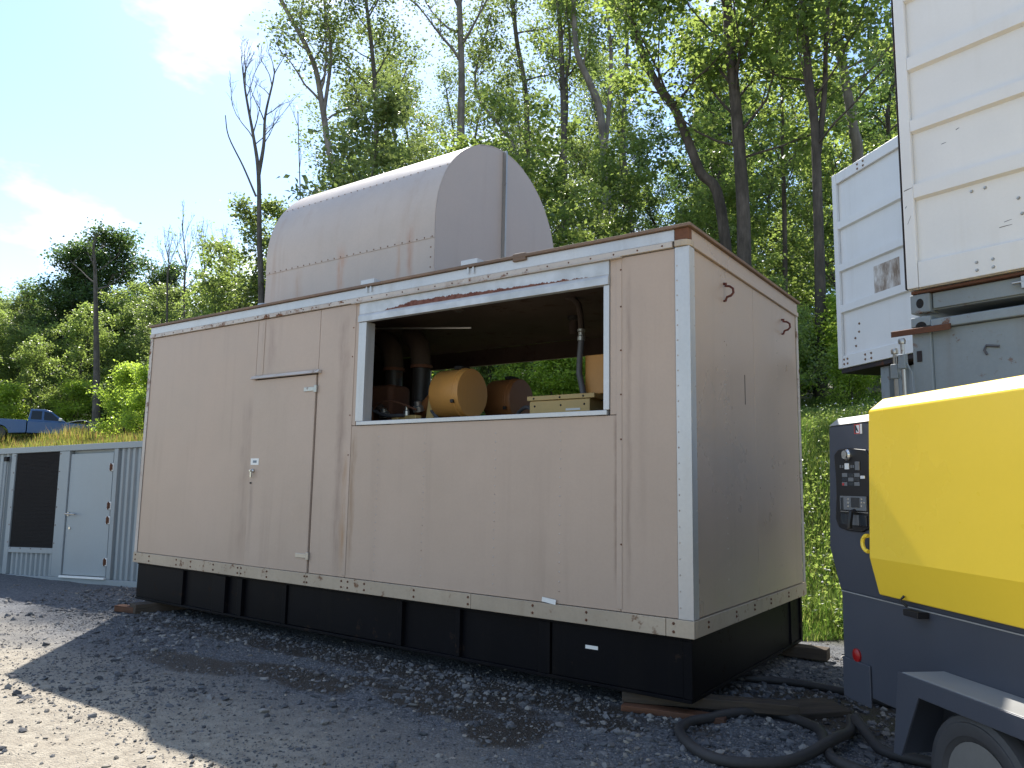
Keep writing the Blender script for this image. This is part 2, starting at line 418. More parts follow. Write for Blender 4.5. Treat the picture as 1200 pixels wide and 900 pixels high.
# ------------------------------------------------------------------ gravel
ico = bmesh.new(); bmesh.ops.create_icosphere(ico, subdivisions=1, radius=1)
IV = np.array([v.co[:] for v in ico.verts]); IF = np.array([[v.index for v in f.verts] for f in ico.faces]); ico.free()
def stone_field(n, sampler, smin, smax, seed):
    r = np.random.default_rng(seed)
    P = sampler(r, n); n = len(P)
    s = smin * (smax / smin) ** (r.random(n) ** 2.2)
    sc = np.stack([s * r.uniform(.7, 1.3, n), s * r.uniform(.6, 1.1, n), s * r.uniform(.35, .75, n)], -1)
    V = IV[None] * (1 + r.uniform(-.45, .40, (n, len(IV), 1)))
    V = V * sc[:, None]
    a = r.uniform(0, 6.28, n); tl = r.normal(0, .35, n)
    c, s_ = np.cos(tl)[:, None], np.sin(tl)[:, None]
    Vy = V[..., 1] * c - V[..., 2] * s_; Vz = V[..., 1] * s_ + V[..., 2] * c
    c, s_ = np.cos(a)[:, None], np.sin(a)[:, None]
    Vx = V[..., 0] * c - Vy * s_; Vy = V[..., 0] * s_ + Vy * c
    V = np.stack([Vx, Vy, Vz], -1)
    z = terrain(P[:, 0], P[:, 1]) + sc[:, 2] * .25
    V = V + np.stack([P[:, 0], P[:, 1], z], -1)[:, None]
    F = IF[None] + (np.arange(n) * len(IV))[:, None, None]
    return V.reshape(-1, 3), F.reshape(-1, 3)
def uv2xy(u, v): return GO[0] + u * GA[0] + v * GB[0], GO[1] + u * GA[1] + v * GB[1]
def samp_gravel(r, n):
    u = r.uniform(-1.6, 9.5, n); v = r.uniform(-3.2, 3.2, n)
    x, y = uv2xy(u, v)
    dens = np.clip(.25 + (v + 1.6) * .5 + vnoise(x, y, .8) * 1.5, .06, 1)
    k = (r.random(n) < dens) & (y > 3.0)
    k &= ~((v > .25) & (v < 2.6) & (u > .4) & (u < 7))
    return np.stack([x[k], y[k]], -1)
def samp_fine(r, n):
    u = r.uniform(-1.6, 7.5, n); v = r.uniform(-2.6, .4, n)
    x, y = uv2xy(u, v); k = (y > 3.2) & (vnoise(x, y, 1.1) + r.random(n) > .25)
    return np.stack([x[k], y[k]], -1)
def samp_near(r, n):
    d = 3.3 + 9 * r.random(n) ** 1.4; a = r.uniform(-.78, .78, n)
    x = d * np.tan(a); y = d
    k = (vnoise(x, y, .9) + r.random(n) * .9 > .32) & (wdist(x, y) < 0)
    return np.stack([x[k], y[k]], -1)
def stone_mat(name, stops):
    t = NT(name)
    gm = t.n.new('ShaderNodeNewGeometry')
    c = t.ramp(gm.outputs['Random Per Island'], stops)
    c = t.mix(t.math('MULTIPLY', t.noise(30, 4), .4), c, (.12, .11, .10))
    return t.done(t.bsdf(c, .88, 0, t.noise(60, 4), .4, .005, .25))
M['stone'] = stone_mat('gravel_stone', [(0, (.045, .048, .056)), (.45, (.095, .10, .11)), (.8, (.16, .16, .165)), (1, (.30, .28, .25))])
M['stone_dusty'] = stone_mat('gravel_dusty', [(0, (.12, .11, .10)), (.5, (.20, .18, .155)), (1, (.34, .30, .25))])
Va, Fa = stone_field(42000, samp_gravel, .006, .040, 1)
Vb, Fb = stone_field(30000, samp_fine, .004, .014, 3)
Vd, Fd = stone_field(15000, samp_near, .004, .024, 2)
gd = finish(fast_mesh('dusty_gravel', Vd, Fd), 'dusty_gravel', M['stone_dusty'], kind='stuff')
tag(gd, 'pale dusty pebbles strewn over the sunlit dirt', 'gravel')
gs = finish(fast_mesh('gravel', np.concatenate([Va, Vb]), np.concatenate([Fa, Fb + len(Va)])), 'gravel', M['stone'], kind='stuff')
tag(gs, 'loose blue grey crushed stone scattered over the yard', 'gravel')

# ------------------------------------------------------------------ generator enclosure
GROT = math.atan2(-GA[1], -GA[0])
ge = thing('generator_enclosure', 'large beige steel generator enclosure with open window bay and arched roof hood', 'generator', (GO[0], GO[1], 0), GROT)

def rivet_mesh(pts, normal, r=.008, h=.005):
    """small domed heads at pts, axis: 'y' faces -y, 'x' faces +x, 'r' uses given normals"""
    m = MB()
    for i, p in enumerate(pts):
        nrm = np.array(normal[i] if isinstance(normal, list) else normal, float); nrm /= np.linalg.norm(nrm)
        a = np.cross(nrm, [0, 0, 1.0]); a = a / np.linalg.norm(a) if np.linalg.norm(a) > 1e-3 else np.array([1.0, 0, 0]); b = np.cross(nrm, a)
        p = np.array(p, float)
        vs = [p + r * (a * math.cos(q) + b * math.sin(q)) for q in np.arange(6) * math.pi / 3] + \
             [p + nrm * h + .55 * r * (a * math.cos(q) + b * math.sin(q)) for q in np.arange(6) * math.pi / 3]
        m.add(vs, [(k, (k + 1) % 6, 6 + (k + 1) % 6, 6 + k) for k in range(6)] + [tuple(range(6, 12))])
    return m

T = .03
G = .003
def panel(name, mat, u0, u1, z0, z1, y0=0.0, y1=T, par=ge, bev=.002, label=None):
    return box(name, mat, par, -u1 + G, -u0 - G, y0, y1, z0 + G, z1 - G, bevel=bev, label=label)
ZP0, ZP1 = .70, 3.452
panel('wall_panel', M['panel'], 5.2, 7.42, ZP0, ZP1)
panel('wall_panel', M['panel_b'], 4.135, 5.2, 2.79, ZP1)
panel('wall_panel', M['panel_b'], 3.60, 4.135, ZP0, ZP1)
panel('wall_panel', M['panel'], .57, 3.60, ZP0, 2.192, y0=-.001)
panel('wall_panel', M['panel'], 3.535, 3.60, 2.192, ZP1, y0=-.001)
panel('wall_panel', M['panel_b'], .57, .665, 2.192, ZP1, y0=-.001)
panel('wall_panel', M['panel'], .105, .57, ZP0, ZP1, y0=-.002)
# lap seams proud of the sheets
for u in (3.60, .57):
    box('lap_seam', M['panel_b'], ge, -u - .035, -u + .012, -.006, -.0025, ZP0 + .02, ZP1 - .01, bevel=.002)
box('lap_seam', M['panel'], ge, -5.12, -5.07, -.005, -.0005, 2.81, ZP1 - .01, bevel=.002)

# door
dr = MB().box(-5.194, -4.152, -.012, .028, .702, 2.752).build('door', M['panel_b'], ge, bevel=.003)
for z in (2.60, .87):
    h = MB().box(-4.33, -4.165, -.022, -.0125, z - .022, z + .022).box(-4.165, -4.125, -.026, -.004, z - .038, z + .038).build('hinge', M['steel'], dr, bevel=.003)
MB().lathe([(.022, 0), (.022, .02), (.012, .03), (.012, .055)], (-5.12, -.012, 1.735), (0, -1, 0), 14).box(-5.13, -5.11, -.055, -.035, 1.66, 1.75).build('lock_handle', M['chrome'], dr, bevel=.003)
MB().lathe([(.010, 0), (.010, .012)], (-5.155, -.012, 1.60), (0, -1, 0), 10).build('keyhole', M['dark'], dr)
sg = box('sign_plate', M['label_white'], dr, -5.175, -5.035, -.0165, -.0125, 1.80, 1.872)
box('sign_print', M['label_grey'], sg, -5.135, -5.07, -.0180, -.0170, 1.823, 1.85)
MB().prism([(-.055, 2.765), (-.004, 2.765), (-.004, 2.80), (-.03, 2.80)], 'x', -5.235, -4.085).build('door_drip_cap', M['rail'], ge, bevel=.002)

# corner trims
MB().prism([(-.105, -.010), (.012, -.010), (.012, .095), (0.001, .095), (0.001, -.003), (-.105, -.003)], 'z', .70, 3.455).build('corner_trim', M['alu'], ge, bevel=.003)
MB().prism([(-L - .012, -.010), (-L + .05, -.010), (-L + .05, -.002), (-L - .002, -.002), (-L - .002, .06), (-L - .012, .06)], 'z', .70, 3.455).build('corner_trim', M['rail'], ge, bevel=.003)
MB().box(.0, .012, W - .05, W + .012, .70, 3.455).build('corner_trim', M['rail'], ge, bevel=.003)
# bottom trim lengths with butt joints and bolts
cuts = [0.0, .20, 2.0, 4.155, 5.25, 6.4, L + .012]
for a, b in zip(cuts[:-1], cuts[1:]):
    box('bottom_trim', M['trim'] if a != .2 else M['trim'], ge, -b + .002, -a - .002 if a else .018, -.018, .03, ZT, .698, bevel=.004)
for a, b in ((.0, 1.5), (1.5, W)):
    box('bottom_trim', M['trim'], ge, -.02, .0175, (a if a else .031) + .002, b - .002 if b < W else W + .012, ZT, .696, bevel=.004)
bol = [(-u, -.018, z) for u in (.14, .86, 1.36, 2.03, 2.66, 3.3, 3.53, 3.62, 4.13, 4.17, 4.78, 5.23, 5.29, 5.75, 6.2, 6.5, 7.1, 7.42) for z in (.61, .668)]
b2 = [(.0175, v, z) for v in (.25, .85, 1.3, 1.75, 2.3) for z in (.625, .66)]
rivet_mesh(bol + b2, [(0, -1, 0)] * len(bol) + [(1, 0, 0)] * len(b2), .012, .009).build('trim_bolts', M['rust'], ge, kind='stuff')
# rivets
rv = [(-.088, -.010, z) for z in np.arange(.78, 3.42, .115)]
rn = [(0, -1, 0)] * len(rv)
r3 = [(.012, .082, z) for z in np.arange(.78, 3.42, .23)]
rv += r3; rn += [(1, 0, 0)] * len(r3)
r4 = [(-u, -.001, z) for u in (1.12, 1.78, 2.6, 3.2) for z in np.arange(.80, 2.15, .075)]
rv += r4; rn += [(0, -1, 0)] * len(r4)
r5 = [(0.0, v, z) for v in (.74, 2.2) for z in np.arange(.8, 3.1, .12)]
rv += r5; rn += [(1, 0, 0)] * len(r5)
rivet_mesh(rv, rn, .007, .004).build('rivets', M['rail'], ge, kind='stuff')
r6 = [(-u, -.006, z) for u, zs in ((.565, (1.2, 2.0, 2.35, 2.7, 3.05, 3.35)), (3.615, (2.3, 2.9, 3.2, 1.9))) for z in zs]
r7 = [(-u, -.027, 3.478) for u in np.arange(.2, 7.4, .21)]
rivet_mesh(r6 + r7, (0, -1, 0), .008, .006).build('screws', M['rust'], ge, kind='stuff')

# top rail and roof
box('top_rail', M['rail'], ge, -L - .01, -.12, -.026, .03, 3.456, 3.502, bevel=.004)
box('top_rail', M['alu'], ge, -L - .01, -.105, -.014, .03, 3.504, 3.598, bevel=.006)
MB().prism([(-.1, -.03), (-.04, -.032), (.0, -.02), (.02, .01), (.022, .06), (-.1, .06)], 'z', 3.457, 3.505).build('corner_cap', M['trim'], ge, bevel=.004)
box('corner_cap', M['rust'], ge, -.103, .012, -.016, .05, 3.506, 3.598, bevel=.006)
box('top_rail', M['panel_side'], ge, -.02, .022, .062, W + .01, 3.456, 3.50, bevel=.004)
box('top_rail', M['panel_side'], ge, -.02, .010, .052, W + .01, 3.503, 3.598, bevel=.006)
rf = MB().box(-L - .03, .035, -.04, W + .04, 3.60, 3.626).build('roof', M['roof_edge'], ge, bevel=.004)
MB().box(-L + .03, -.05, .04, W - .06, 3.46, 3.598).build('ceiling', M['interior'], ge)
MB().prism([(-.045, 3.442), (-.004, 3.442), (-.004, 3.4555), (-.045, 3.450)], 'x', -3.63, -.55).build('window_drip_cap', M['rail'], ge, bevel=.002)

# window bay: header, sill and jambs
wf = MB().box(-3.533, -.667, -.016, .03, 3.325, 3.44).prism([(-.016, 3.325), (-.03, 3.30), (-.03, 3.243), (.03, 3.243), (.03, 3.325)], 'x', -3.533, -.667).build('window_header', M['header'], ge, bevel=.003)
box('window_sill', M['alu'], ge, -3.51, -.685, -.02, .06, 2.194, 2.232, bevel=.004)
box('window_jamb', M['alu'], ge, -3.533, -3.425, -.014, .11, 2.234, 3.241, bevel=.004)
box('window_jamb', M['alu'], ge, -.717, -.667, -.014, .11, 2.234, 3.241, bevel=.004)

# lining, end walls, back wall and floor
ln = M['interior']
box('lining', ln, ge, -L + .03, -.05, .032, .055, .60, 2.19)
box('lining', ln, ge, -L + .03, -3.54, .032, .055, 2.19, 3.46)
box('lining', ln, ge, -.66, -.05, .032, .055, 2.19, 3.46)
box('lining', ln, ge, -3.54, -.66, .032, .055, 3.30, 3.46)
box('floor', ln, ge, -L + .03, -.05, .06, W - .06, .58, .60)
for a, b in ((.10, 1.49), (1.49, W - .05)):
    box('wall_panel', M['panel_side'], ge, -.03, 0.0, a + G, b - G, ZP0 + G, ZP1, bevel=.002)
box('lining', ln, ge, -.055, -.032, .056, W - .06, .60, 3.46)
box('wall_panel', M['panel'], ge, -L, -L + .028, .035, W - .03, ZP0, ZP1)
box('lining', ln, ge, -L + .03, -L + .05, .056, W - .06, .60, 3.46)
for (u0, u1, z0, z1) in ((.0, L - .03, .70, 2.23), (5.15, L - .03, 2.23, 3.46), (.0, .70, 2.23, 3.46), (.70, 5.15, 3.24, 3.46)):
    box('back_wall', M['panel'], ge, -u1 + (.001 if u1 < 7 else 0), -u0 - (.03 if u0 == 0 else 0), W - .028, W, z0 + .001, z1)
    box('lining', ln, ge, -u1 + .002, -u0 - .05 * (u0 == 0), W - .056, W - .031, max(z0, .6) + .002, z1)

# lifting handles on the end wall
for v in (.745, 2.384):
    zz = 3.25
    m = MB()
    m.tube([(.0, v, zz + .075), (.02, v, zz + .075), (.02, v, zz + .05)], .012, 8)
    m.tube([(.02, v, zz + .055), (.05, v + .005, zz + .05), (.078, v + .005, zz + .028), (.082, v + .005, zz - .008), (.062, v, zz - .032), (.028, v, zz - .04), (.016, v, zz - .07), (.0, v, zz - .07)], .010, 8)
    m.build('lifting_handle', M['red_iron'], ge, smooth=True)
box('scratch_mark', M['dark'], ge, .0002, .0012, 1.222, 1.236, 2.36, 2.62)
lb = MB().prism([(-1.27, .71), (-1.14, .695), (-1.135, .733), (-1.265, .745)], 'y', -.0225, -.0185).build('sticker', M['label_white'], ge)

# roof hood
HV0, HR, HZ = .62, 1.19, 4.45
HC = HV0 + HR
HX0, HX1 = -5.96, -3.10
def arc(a0, a1, r, n): return [(HC - r * math.cos(q), HZ + r * math.sin(q)) for q in np.linspace(a0, a1, n)]
hd = MB().prism([(HV0 + .03, 3.628)] + arc(0, math.pi, HR - .02, 48) + [(HC + HR - .03, 3.628)], 'x', HX0 + .012, HX1 - .012).build('roof_hood', M['hood_end'], ge, smooth=True)
def sheet(name, mat, poly, par, x0=HX0, x1=HX1, th=.010):
    p = np.array(poly); d = np.gradient(p, axis=0); nrm = np.stack([-d[:, 1], d[:, 0]], -1); nrm /= np.linalg.norm(nrm, axis=1)[:, None]
    out = p + nrm * th
    return MB().prism([tuple(q) for q in p] + [tuple(q) for q in out[::-1]], 'x', x0, x1).build(name, mat, par, smooth=True)
sheet('hood_sheet', M['hood'], [(HV0, 3.63), (HV0, 4.0), (HV0, 4.27)], hd)
sheet('hood_sheet', M['hood'], [(HV0 - .006, 4.24), (HV0 - .006, 4.45)] + arc(.05, .62, HR + .006, 10), hd)
sheet('hood_sheet', M['hood'], arc(.60, 1.20, HR + .001, 14), hd)
sheet('hood_sheet', M['hood'], arc(1.17, 1.95, HR + .008, 14), hd)
sheet('hood_sheet', M['hood'], arc(1.94, 3.10, HR, 20) + [(HC + HR, 3.63)], hd)
# end plate in two leaves joined by a folded seam
def leaf(a0, a1, v_edge, name, xx):
    pts = arc(a0, a1, HR + .004, 26)
    poly = ([(HV0 - .002, 3.63)] + pts + [(v_edge, 3.63)]) if a0 == 0 else ([(v_edge, 3.63)] + pts + [(HC + HR + .002, 3.63)])
    return MB().prism(poly, 'x', xx, xx + .012).build(name, M['hood_end'], hd)
leaf(0, math.pi / 2 - .005, HC - .006, 'end_plate', HX1 - .011)
leaf(math.pi / 2 + .03, math.pi, HC + .036, 'end_plate', HX1 - .011)
box('seam_flange', M['steel'], hd, HX1 - .01, HX1 + .055, HC - .004, HC + .012, 3.63, HZ + HR + .01, bevel=.002)
box('seam_flange', M['steel'], hd, HX1 - .01, HX1 + .045, HC + .018, HC + .034, 3.63, HZ + HR + .008, bevel=.002)
hp = []; hn = []
for xx in np.arange(HX0 + .08, HX1, .11):
    for q in (.61, 1.185): hp.append((xx, HC - (HR + .0165) * math.cos(q), HZ + (HR + .0165) * math.sin(q))); hn.append((0, -math.cos(q), math.sin(q)))
    hp.append((xx, HV0 - .0165, 4.255)); hn.append((0, -1, 0))
for zz in np.arange(3.7, 4.3, .11):
    hp.append((HX1 - .05, HV0 - .0105, zz)); hn.append((0, -1, 0))
rivet_mesh(hp, hn, .010, .006).build('hood_rivets', M['roof_edge'], hd, kind='stuff')
# small fittings on the roof edge
def onfront(x, y, v=0.0):
    d = _f + (x - 600) / FPX * _x - (y - 450) / FPX * _u
    t = ((GO + v * GB - CAM[:2]) @ GB) / (d[:2] @ GB); P = CAM + t * d
    return -((P[:2] - GO) @ GA), P[2]
for (a, b) in ((434, 327), (553, 303)):
    xx, _ = onfront(a, b)
    MB().box(xx - .10, xx + .09, -.035, .06, 3.627, 3.672).box(xx - .03, xx - .012, -.03, -.0275, 3.54, 3.60).box(xx + .03, xx + .048, -.03, -.0275, 3.54, 3.60).build('roof_clip', M['alu'], ge, bevel=.004)
xx, _ = onfront(612, 300)
box('roof_clip', M['roof_edge'], ge, xx - .08, xx + .06, -.038, .04, 3.57, 3.64, bevel=.008)
xx, _ = onfront(312, 352, .2)
MB().lathe([(.13, 0), (.13, .03), (.10, .05), (.09, .07), (.03, .085)], (xx, .2, 3.627), (0, 0, 1), 16).build('roof_vent', M['steel'], ge, smooth=True)

# skid base
I0 = .026
sk = MB().box(-L + .04, -.04, I0 + .045, W - I0 - .045, .135, ZT - .002).build('skid_base', M['skid'], ge, bevel=.004)
box('skid_flange', M['skid'], sk, -L + .03, -.026, I0, I0 + .06, .12, .145, bevel=.003)
box('skid_flange', M['skid'], sk, -L + .03, -.026, I0, I0 + .06, ZT - .026, ZT - .001, bevel=.003)
box('skid_flange', M['skid'], sk, -.09, -.025, I0 + .062, W - I0, .12, .145, bevel=.003)
for u0, u1, o in ((6.42, 7.43, .006), (5.26, 5.34, .0), (5.56, 5.80, -.006), (4.50, 4.56, .0), (2.84, 2.90, .0), (2.15, 2.20, .0), (1.22, 1.33, .0), (.03, .09, .002)):
    box('stiffener', M['skid'], sk, -u1, -u0, I0 + o + .001, I0 + .05, .147, ZT - .028, bevel=.004)
box('side_plate', M['skid'], sk, -1.21, -.095, I0 + .018, I0 + .05, .147, ZT - .028, bevel=.003)
box('side_plate', M['skid'], sk, -4.49, -2.91, I0 + .022, I0 + .05, .15, ZT - .03, bevel=.003)
for v0, v1 in ((.03, .20), (2.50, 2.55), (2.84, 2.90)):
    box('stiffener', M['skid'], sk, -.05, -.022, v0, v1, .147, ZT - .003, bevel=.003)
box('sticker', M['label_white'], sk, -.90, -.79, I0 + .0145, I0 + .0175, .385, .412)

# ------------------------------------------------------------------ genset seen through the bay
gs_ = thing('generator_engine', 'tan and black diesel engine with air filters inside the open window bay', 'engine', (GO[0], GO[1], .6), GROT)
def spline0(pts, n=8):
    Q_ = [np.array(p, float) for p in pts]; Q_ = [2 * Q_[0] - Q_[1]] + Q_ + [2 * Q_[-1] - Q_[-2]]; out = []
    for i in range(1, len(Q_) - 2):
        for t in np.linspace(0, 1, n, endpoint=False):
            a, b, c, d = Q_[i - 1:i + 3]
            out.append(.5 * ((2 * b) + (c - a) * t + (2 * a - 5 * b + 4 * c - d) * t * t + (3 * b - a - 3 * c + d) * t ** 3))
    return out + [Q_[-2]]
class MBo(MB):
    def build(s, *a, **k):
        s.v = [(x, y, z - .6) for x, y, z in s.v]; return MB.build(s, *a, **k)
MBo().box(-5.3, -2.3, .95, 2.0, .60, 2.05).box(-5.0, -3.3, 1.1, 1.85, 2.05, 2.36).box(-4.6, -4.1, .8, 1.0, 1.9, 2.32).build('engine_block', M['engine'], gs_, bevel=.03)
def filt(u, v, z, r, ln_, mat):
    f = MBo().lathe([(r * .96, -.02), (r, 0), (r, ln_ * .78), (r * 1.03, ln_ * .80), (r * 1.03, ln_ * .86), (r, ln_ * .88), (r, ln_), (r * .97, ln_ + .012), (r * .2, ln_ + .016)], (-u - ln_, v, z), (1, 0, 0), 40).build('air_filter', mat, gs_, smooth=True)
    MBo().box(-u - ln_ * .18, -u - ln_ * .08, v - r * 1.06, v - r * .95, z - .12, z - .085).build('clamp', M['engine'], f, bevel=.004)
    MBo().box(-u - ln_ * .5, -u - ln_ * .2, v - .09, v + .06, z + r * .97, z + r + .03).build('cap_plate', M['dark'], f, bevel=.01)
    return f
filt(2.79, .92, 2.575, .262, .36, M['tan'])
filt(2.72, 1.72, 2.575, .245, .34, M['tan_dark'])
MBo().tube([(-3.15, .92, 2.56), (-3.35, .95, 2.53), (-3.6, 1.1, 2.45), (-3.9, 1.3, 2.4)], .085, 14).build('intake_pipe', M['tan_dark'], gs_, smooth=True)
MBo().prism([(-3.335, 2.2), (-3.20, 2.2), (-3.22, 2.62), (-3.27, 2.64)], 'y', .80, .84).build('bracket', M['cream'], gs_, bevel=.006)
MBo().box(-3.78, -3.68, .75, .85, 2.1, 2.36).box(-3.52, -3.42, .75, .85, 2.1, 2.36).box(-3.68, -3.52, .78, .83, 2.3, 2.36).build('bracket', M['cream'], gs_, bevel=.008)
MBo().lathe([(.035, 0), (.035, .05), (.02, .06), (.02, .10)], (-3.6, .8, 2.36), (0, 0, 1), 12).build('filler_cap', M['steel'], gs_, smooth=True)
for u, v, zt in ((4.22, 1.22, 3.30), (3.78, 1.22, 3.33)):
    p = MBo().tube([(-u, v, 2.3), (-u, v, 2.9), (-u - .02, v, 3.08)], .105, 16).build('exhaust_pipe', M['engine'], gs_, smooth=True)
    MBo().tube([(-u - .005, v, 2.98), (-u - .02, v, 3.10), (-u - .06, v + .02, 3.22), (-u - .16, v + .05, 3.32), (-u - .30, v + .1, 3.38)], [.115, .12, .12, .12, .12], 16).build('elbow', M['lagging'], p, smooth=True)
    MBo().lathe([(.13, 0), (.13, .035)], (-u - .003, v, 2.95), (0, 0, 1), 16).build('flange', M['rust'], p)
MBo().tube([(-4.6, .6, 3.40), (-3.0, 1.15, 3.34)], .012, 6).build('support_rod', M['steel'], gs_)
MBo().box(-4.5, -3.95, .9, 1.25, 2.3, 2.75).build('turbo_housing', M['rust'], gs_, bevel=.06)
MBo().tube([(-4.75, .75, 2.2), (-4.72, .74, 2.5), (-4.6, .8, 2.68), (-4.45, .9, 2.72)], .045, 10).build('coolant_hose', M['conduit'], gs_, smooth=True)
for k, pts in enumerate(([(-4.9, .55, 2.1), (-4.7, .6, 2.5), (-4.3, .7, 2.55), (-3.9, .72, 2.38), (-3.6, .76, 2.36)], [(-4.1, .78, 2.2), (-4.0, .7, 2.45), (-3.75, .7, 2.52), (-3.45, .8, 2.42)], [(-3.4, 1.0, 2.3), (-3.3, .85, 2.42), (-3.1, .75, 2.3)], [(-4.75, .9, 3.4), (-4.7, .7, 3.1), (-4.72, .62, 2.7), (-4.6, .6, 2.3)], [(-2.5, 1.3, 2.3), (-2.4, 1.25, 2.4), (-2.2, 1.1, 2.42), (-2.06, 1.05, 2.35)])):
    MBo().tube(spline0(pts), .012 if k % 2 else .02, 8).build('engine_hose', M['conduit'] if k != 1 else M['rust'], gs_, smooth=True)
for k, (u, v, z, s) in enumerate(((3.95, .82, 2.36, .06), (4.05, .85, 2.45, .05), (3.55, .95, 2.42, .07), (4.45, .85, 2.5, .08), (3.4, 1.15, 2.45, .05))):
    MBo().lathe([(s, 0), (s, s * .8), (s * .6, s), (s * .6, s * 1.6), (s * .3, s * 1.7)], (-u, v, z), (0, -.3, 1), 10).build('fitting', M['lagging'] if k % 2 else M['steel'], gs_, smooth=True)
tb = MBo().box(-2.04, -1.36, .90, 1.75, 1.2, 2.452).build('terminal_box', M['cream'], gs_, bevel=.006)
MBo().box(-2.06, -1.30, .88, 1.77, 2.454, 2.50).build('lid', M['cream'], tb, bevel=.006)
MBo().box(-1.62, -1.46, .895, .8985, 2.345, 2.365).build('sticker', M['label_white'], tb)
rivet_mesh([(-u, .88 + (0 if z > 2.45 else .02), z - .6) for u in (1.42, 1.68, 1.98) for z in (2.475, 2.40)], (0, -1, 0), .012, .006).build('screws', M['engine'], tb, kind='stuff')
MBo().box(-1.47, -.75, 1.0, 1.5, 2.502, 2.88).build('junction_box', M['tan'], gs_, bevel=.008)
MBo().box(-1.2, -.4, .9, 1.9, 1.2, 2.45).build('alternator_housing', M['engine'], gs_, bevel=.02)
cdt = MBo().tube([(-1.66, .97, 3.47), (-1.58, .96, 3.45), (-1.52, .95, 3.38), (-1.495, .95, 3.28), (-1.485, .95, 3.10)], .030, 10).build('conduit', M['lagging'], gs_, smooth=True)
MBo().lathe([(.038, 0), (.038, .04), (.030, .05), (.030, .08), (.038, .09), (.038, .11)], (-1.485, .95, 3.02), (0, 0, 1), 12).build('coupling', M['steel'], cdt)
MBo().tube([(-1.485, .95, 3.03), (-1.50, .95, 2.85), (-1.505, .95, 2.7), (-1.47, .95, 2.56), (-1.46, .95, 2.50)], .030, 10).build('flexible_hose', M['conduit'], cdt, smooth=True)
MBo().tube([(-.95, 1.12, 3.30), (-1.10, 1.12, 3.30), (-1.24, 1.12, 3.24), (-1.30, 1.12, 3.12), (-1.31, 1.12, 2.88)], .028, 10).build('conduit', M['lagging'], gs_, smooth=True)
lamp = thing('ceiling_lamp', 'small dark jar lamp hanging from the enclosure ceiling', 'lamp', (GO[0] + 2.02 * GA[0] + 1.7 * GB[0], GO[1] + 2.02 * GA[1] + 1.7 * GB[1], 3.46), GROT)
MB().lathe([(.07, 0), (.07, -.03), (.05, -.05)], (0, 0, 0), (0, 0, 1), 14).build('base', M['engine'], lamp, smooth=True)
MB().lathe([(.045, -.05), (.05, -.07), (.05, -.18), (.03, -.20)], (0, 0, 0), (0, 0, 1), 14).build('jar', M['lagging'], lamp, smooth=True)
rg = thing('work_lamp', 'small round work lamp under the window header', 'lamp', (GO[0] + 2.35 * GA[0] + .14 * GB[0], GO[1] + 2.35 * GA[1] + .14 * GB[1], 3.25), GROT)
MB().lathe([(.055, 0), (.06, .02), (.04, .05)], (0, 0, 0), (0, 0, 1), 16).build('housing', M['lagging'], rg, smooth=True)
MB().lathe([(.03, -.004), (.03, .001)], (0, 0, 0), (0, 0, 1), 16).build('lens', M['engine'], rg)

# ------------------------------------------------------------------ timbers under the skid
def timber(label, u, v, rz, l, w, h, z0=0.0, mat='timber', cat='timber', tilt=0):
    x, y = uv2xy(u, v)
    m = MB().box(-l / 2, l / 2, -w / 2, w / 2, 0, h)
    o = m.build('timber_block', M[mat], None, bevel=.008)
    o.location = (x, y, z0); o.rotation_euler = (tilt, 0, rz)
    return tag(o, label, cat)
timber('long weathered timber under the near corner of the black skid', .02, .32, GROT + .38, 1.25, .14, .075, .042)
timber('reddish plank lying lowest under the near skid corner', .20, .10, GROT + .2, .75, .13, .045, -.005, 'timber_red')
timber('flat grey board lying on the gravel beside the hose loop', -.56, .82, GROT + .9, .52, .30, .045, .0, tilt=.06)
timber('dark wooden block under the rear right skid corner', -.05, 2.72, GROT + .05, .42, .16, .11, .0)
timber('dark wooden block under the far left end of the skid', 7.02, .18, GROT + 1.4, .75, .20, .115, .0)
timber('short offcut with rusty end sticking out under the far left skid end', 7.2, -.16, GROT + .2, .40, .12, .075, .0, 'timber_red')

# ------------------------------------------------------------------ blue-grey steel cabin on the left
def frame_matrix(yaw, lean, tilt, loc):
    e = Vector((math.cos(yaw), math.sin(yaw), 0)); nrm = Vector((math.sin(yaw), -math.cos(yaw), 0)); up = Vector((0, 0, 1))
    up2 = math.cos(lean) * up + math.sin(lean) * nrm
    e3 = math.cos(tilt) * e + math.sin(tilt) * up2; u3 = -math.sin(tilt) * e + math.cos(tilt) * up2
    y3 = u3.cross(e3)
    return Matrix(((e3.x, y3.x, u3.x, loc[0]), (e3.y, y3.y, u3.y, loc[1]), (e3.z, y3.z, u3.z, loc[2]), (0, 0, 0, 1)))
lc = thing('steel_cabin', 'low blue grey corrugated steel cabin with door and black grille beside the generator', 'container',
           matrix=frame_matrix(R(-25.594), R(-.456), R(1.744), (-7.179, 12.572, .059)))
BGm, BGd = M['blue_grey'], M['blue_grey2']
ZB, ZTp = -.17, 2.088
XL, XR = -3.6, 2.0
box('bottom_rail', BGm, lc, XL, XR, -.012, .06, ZB, -.032, bevel=.006)
box('top_rail', BGm, lc, XL, XR, -.02, .08, 1.992, ZTp, bevel=.006)
for a, b in ((-1.52, -1.405), (-.252, -.002), (1.07, 1.16)):
    box('frame_post', BGm, lc, a, b, -.010, .06, -.030, 1.990, bevel=.005)
box('cross_rail', BGm, lc, -1.403, -.254, -.008, .05, .33, .418, bevel=.005)
box('threshold', M['label_white'], lc, .0, 1.068, -.045, .04, -.030, .0, bevel=.004)
